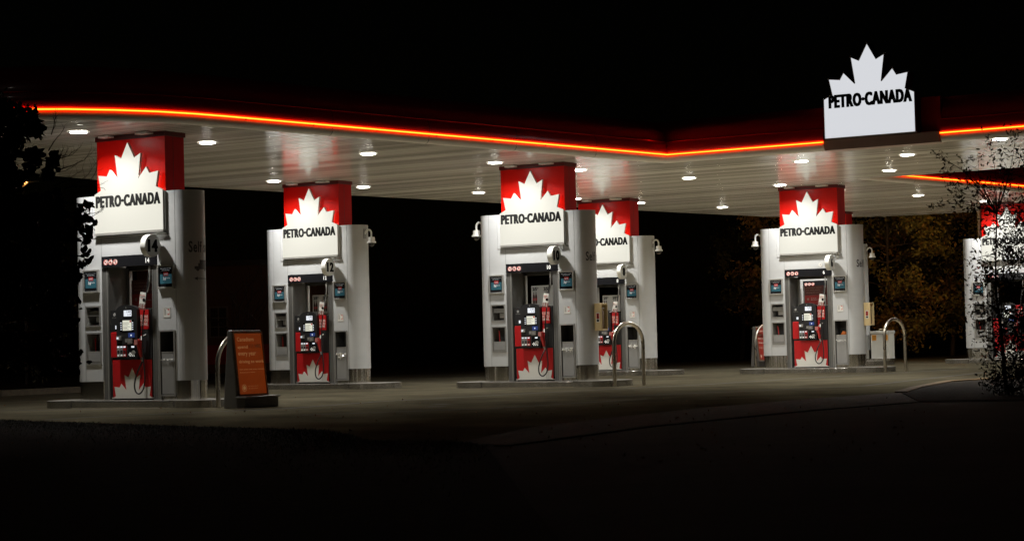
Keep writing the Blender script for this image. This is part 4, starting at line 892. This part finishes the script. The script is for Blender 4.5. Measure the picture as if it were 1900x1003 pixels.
# hedge / lawn bush at the left back
HD=[lmat('hedge_leaf',(.05,.05,.02))]
rnd=random.Random(77); cl=[((-13.6+rnd.uniform(-1.6,2.2),50+rnd.uniform(-.8,.8),rnd.uniform(.3,2.3)),rnd.uniform(.35,.6),150) for _ in range(26)]
tree('back_hedge','dim green hedge behind the kerb left of kiosk 14',(-13.4,50,0),[(-13.4,50,0),(-13.4,50,.8),(-13.4,50,1.9)],.08,cl,HD,.07,9)
# bare small tree between 14 and 12
t=thing('bare_tree','thin leafless tree standing before the dark building left of kiosk 12','tree',(-8.6,61,0)); mb=MB(); rnd=random.Random(19)
mb.tube([(0,0,0),(.03,0,.8),(0,0,1.6)],[.07,.06,.045],BARK,7)
for a in range(7): twig(Vector((0,0,.9+a*.12)),Vector((math.cos(a*2.3),math.sin(a*2.3)*.5,1.1)).normalized(),1.6,.03,2)
mb.build('branches',t)
# ================================================================== far building
bw=mat('building_wall',(.16,.08,.045),.9,var=(2,.2)); bc=mat('building_trim',(.22,.17,.12),.8)
t=thing('far_building','dim brown building with a mullioned window seen between kiosks 14 and 12','building',(-14.2,76,0))
mb=MB(); mb.box(-.5,6.5,0,5,0,4.2,bw); mb.build('wall',t)
mb=MB(); mb.box(-.7,6.7,-.2,5.2,4.2,4.4,DARK); mb.build('roof',t)
mb=MB(); mb.box(-.2,6.2,-.06,0,.35,1.1,mat('red_band',(.40,.02,.015),.5)); mb.build('red_band',t)
mb=MB(); x0=2.35; frame(mb,(x0,x0+.62,1.45,2.55),.07,-.05,.02,bc); mb.box(x0+.29,x0+.33,-.04,0,1.45,2.55,bc)
for z in (1.8,2.15): mb.box(x0,x0+.62,-.04,0,z,z+.03,bc)
wi=mb.build('window',t); mb=MB(); mb.box(x0,x0+.62,-.01,-.004,1.45,2.55,mat('window_glass',(.05,.04,.03),.1)); mb.build('pane',wi)
# distant street lamp, lit, seen through the left tree
t=thing('street_lamp','distant lit orange street lamp showing through the left tree','street lamp',(-15.1,60,0))
mb=MB(); mb.tube([(0,0,0),(0,0,6.1)],[.08,.05],BLACK,8); mb.tube([(0,0,6.1),(.2,0,6.25),(.5,0,6.28)],.03,GREYF,6); mb.build('pole',t)
p_=dp(45,338,60)
mb=MB(); mb.box(-.07,.07,-.06,.06,-.05,.05,mat('sodium_lens',(.8,.4,.1),.4,emit=(1,.42,.10),es=9)); o=mb.build('lamp_head',t,loc=(p_.x+15.1,p_.y-60,p_.z))
# unseen street lamp added behind the far canopy to light the autumn trees
def sodium(loc,h,label,W_,col=(1,.60,.22)):
    t=thing('street_lamp',label,'street lamp',loc,0,'unseen street lamps added for light')
    mb=MB(); mb.tube([(0,0,0),(0,0,h)],[.09,.06],GREYF,8); mb.tube([(0,0,h),(-.2,0,h+.2),(-.7,0,h+.25)],.035,GREYF,6); mb.build('pole',t)
    mb=MB(); mb.box(-1.0,-.6,-.1,.1,h+.2,h+.3,GREYF); mb.box(-.98,-.65,-.08,.08,h+.18,h+.2,MT['sodium_lens']); mb.build('lamp_head',t)
    ld=bpy.data.lights.new('lamp','POINT'); ld.energy=W_; ld.color=col; ld.shadow_soft_size=.15; lo=bpy.data.objects.new('lamp',ld); C.objects.link(lo); lo.parent=t; lo.location=(-.8,0,h+.05)
sodium((15.6,64.5,0),6.6,'unseen lamp added behind the far canopy to light the autumn trees',340)
# faint moonlight
sd=bpy.data.lights.new('moon','SUN'); sd.energy=.004; sd.angle=R(.5); sd.color=(1,.9,.8); so=bpy.data.objects.new('moon',sd); C.objects.link(so); so.rotation_euler=(R(45),0,R(-20))
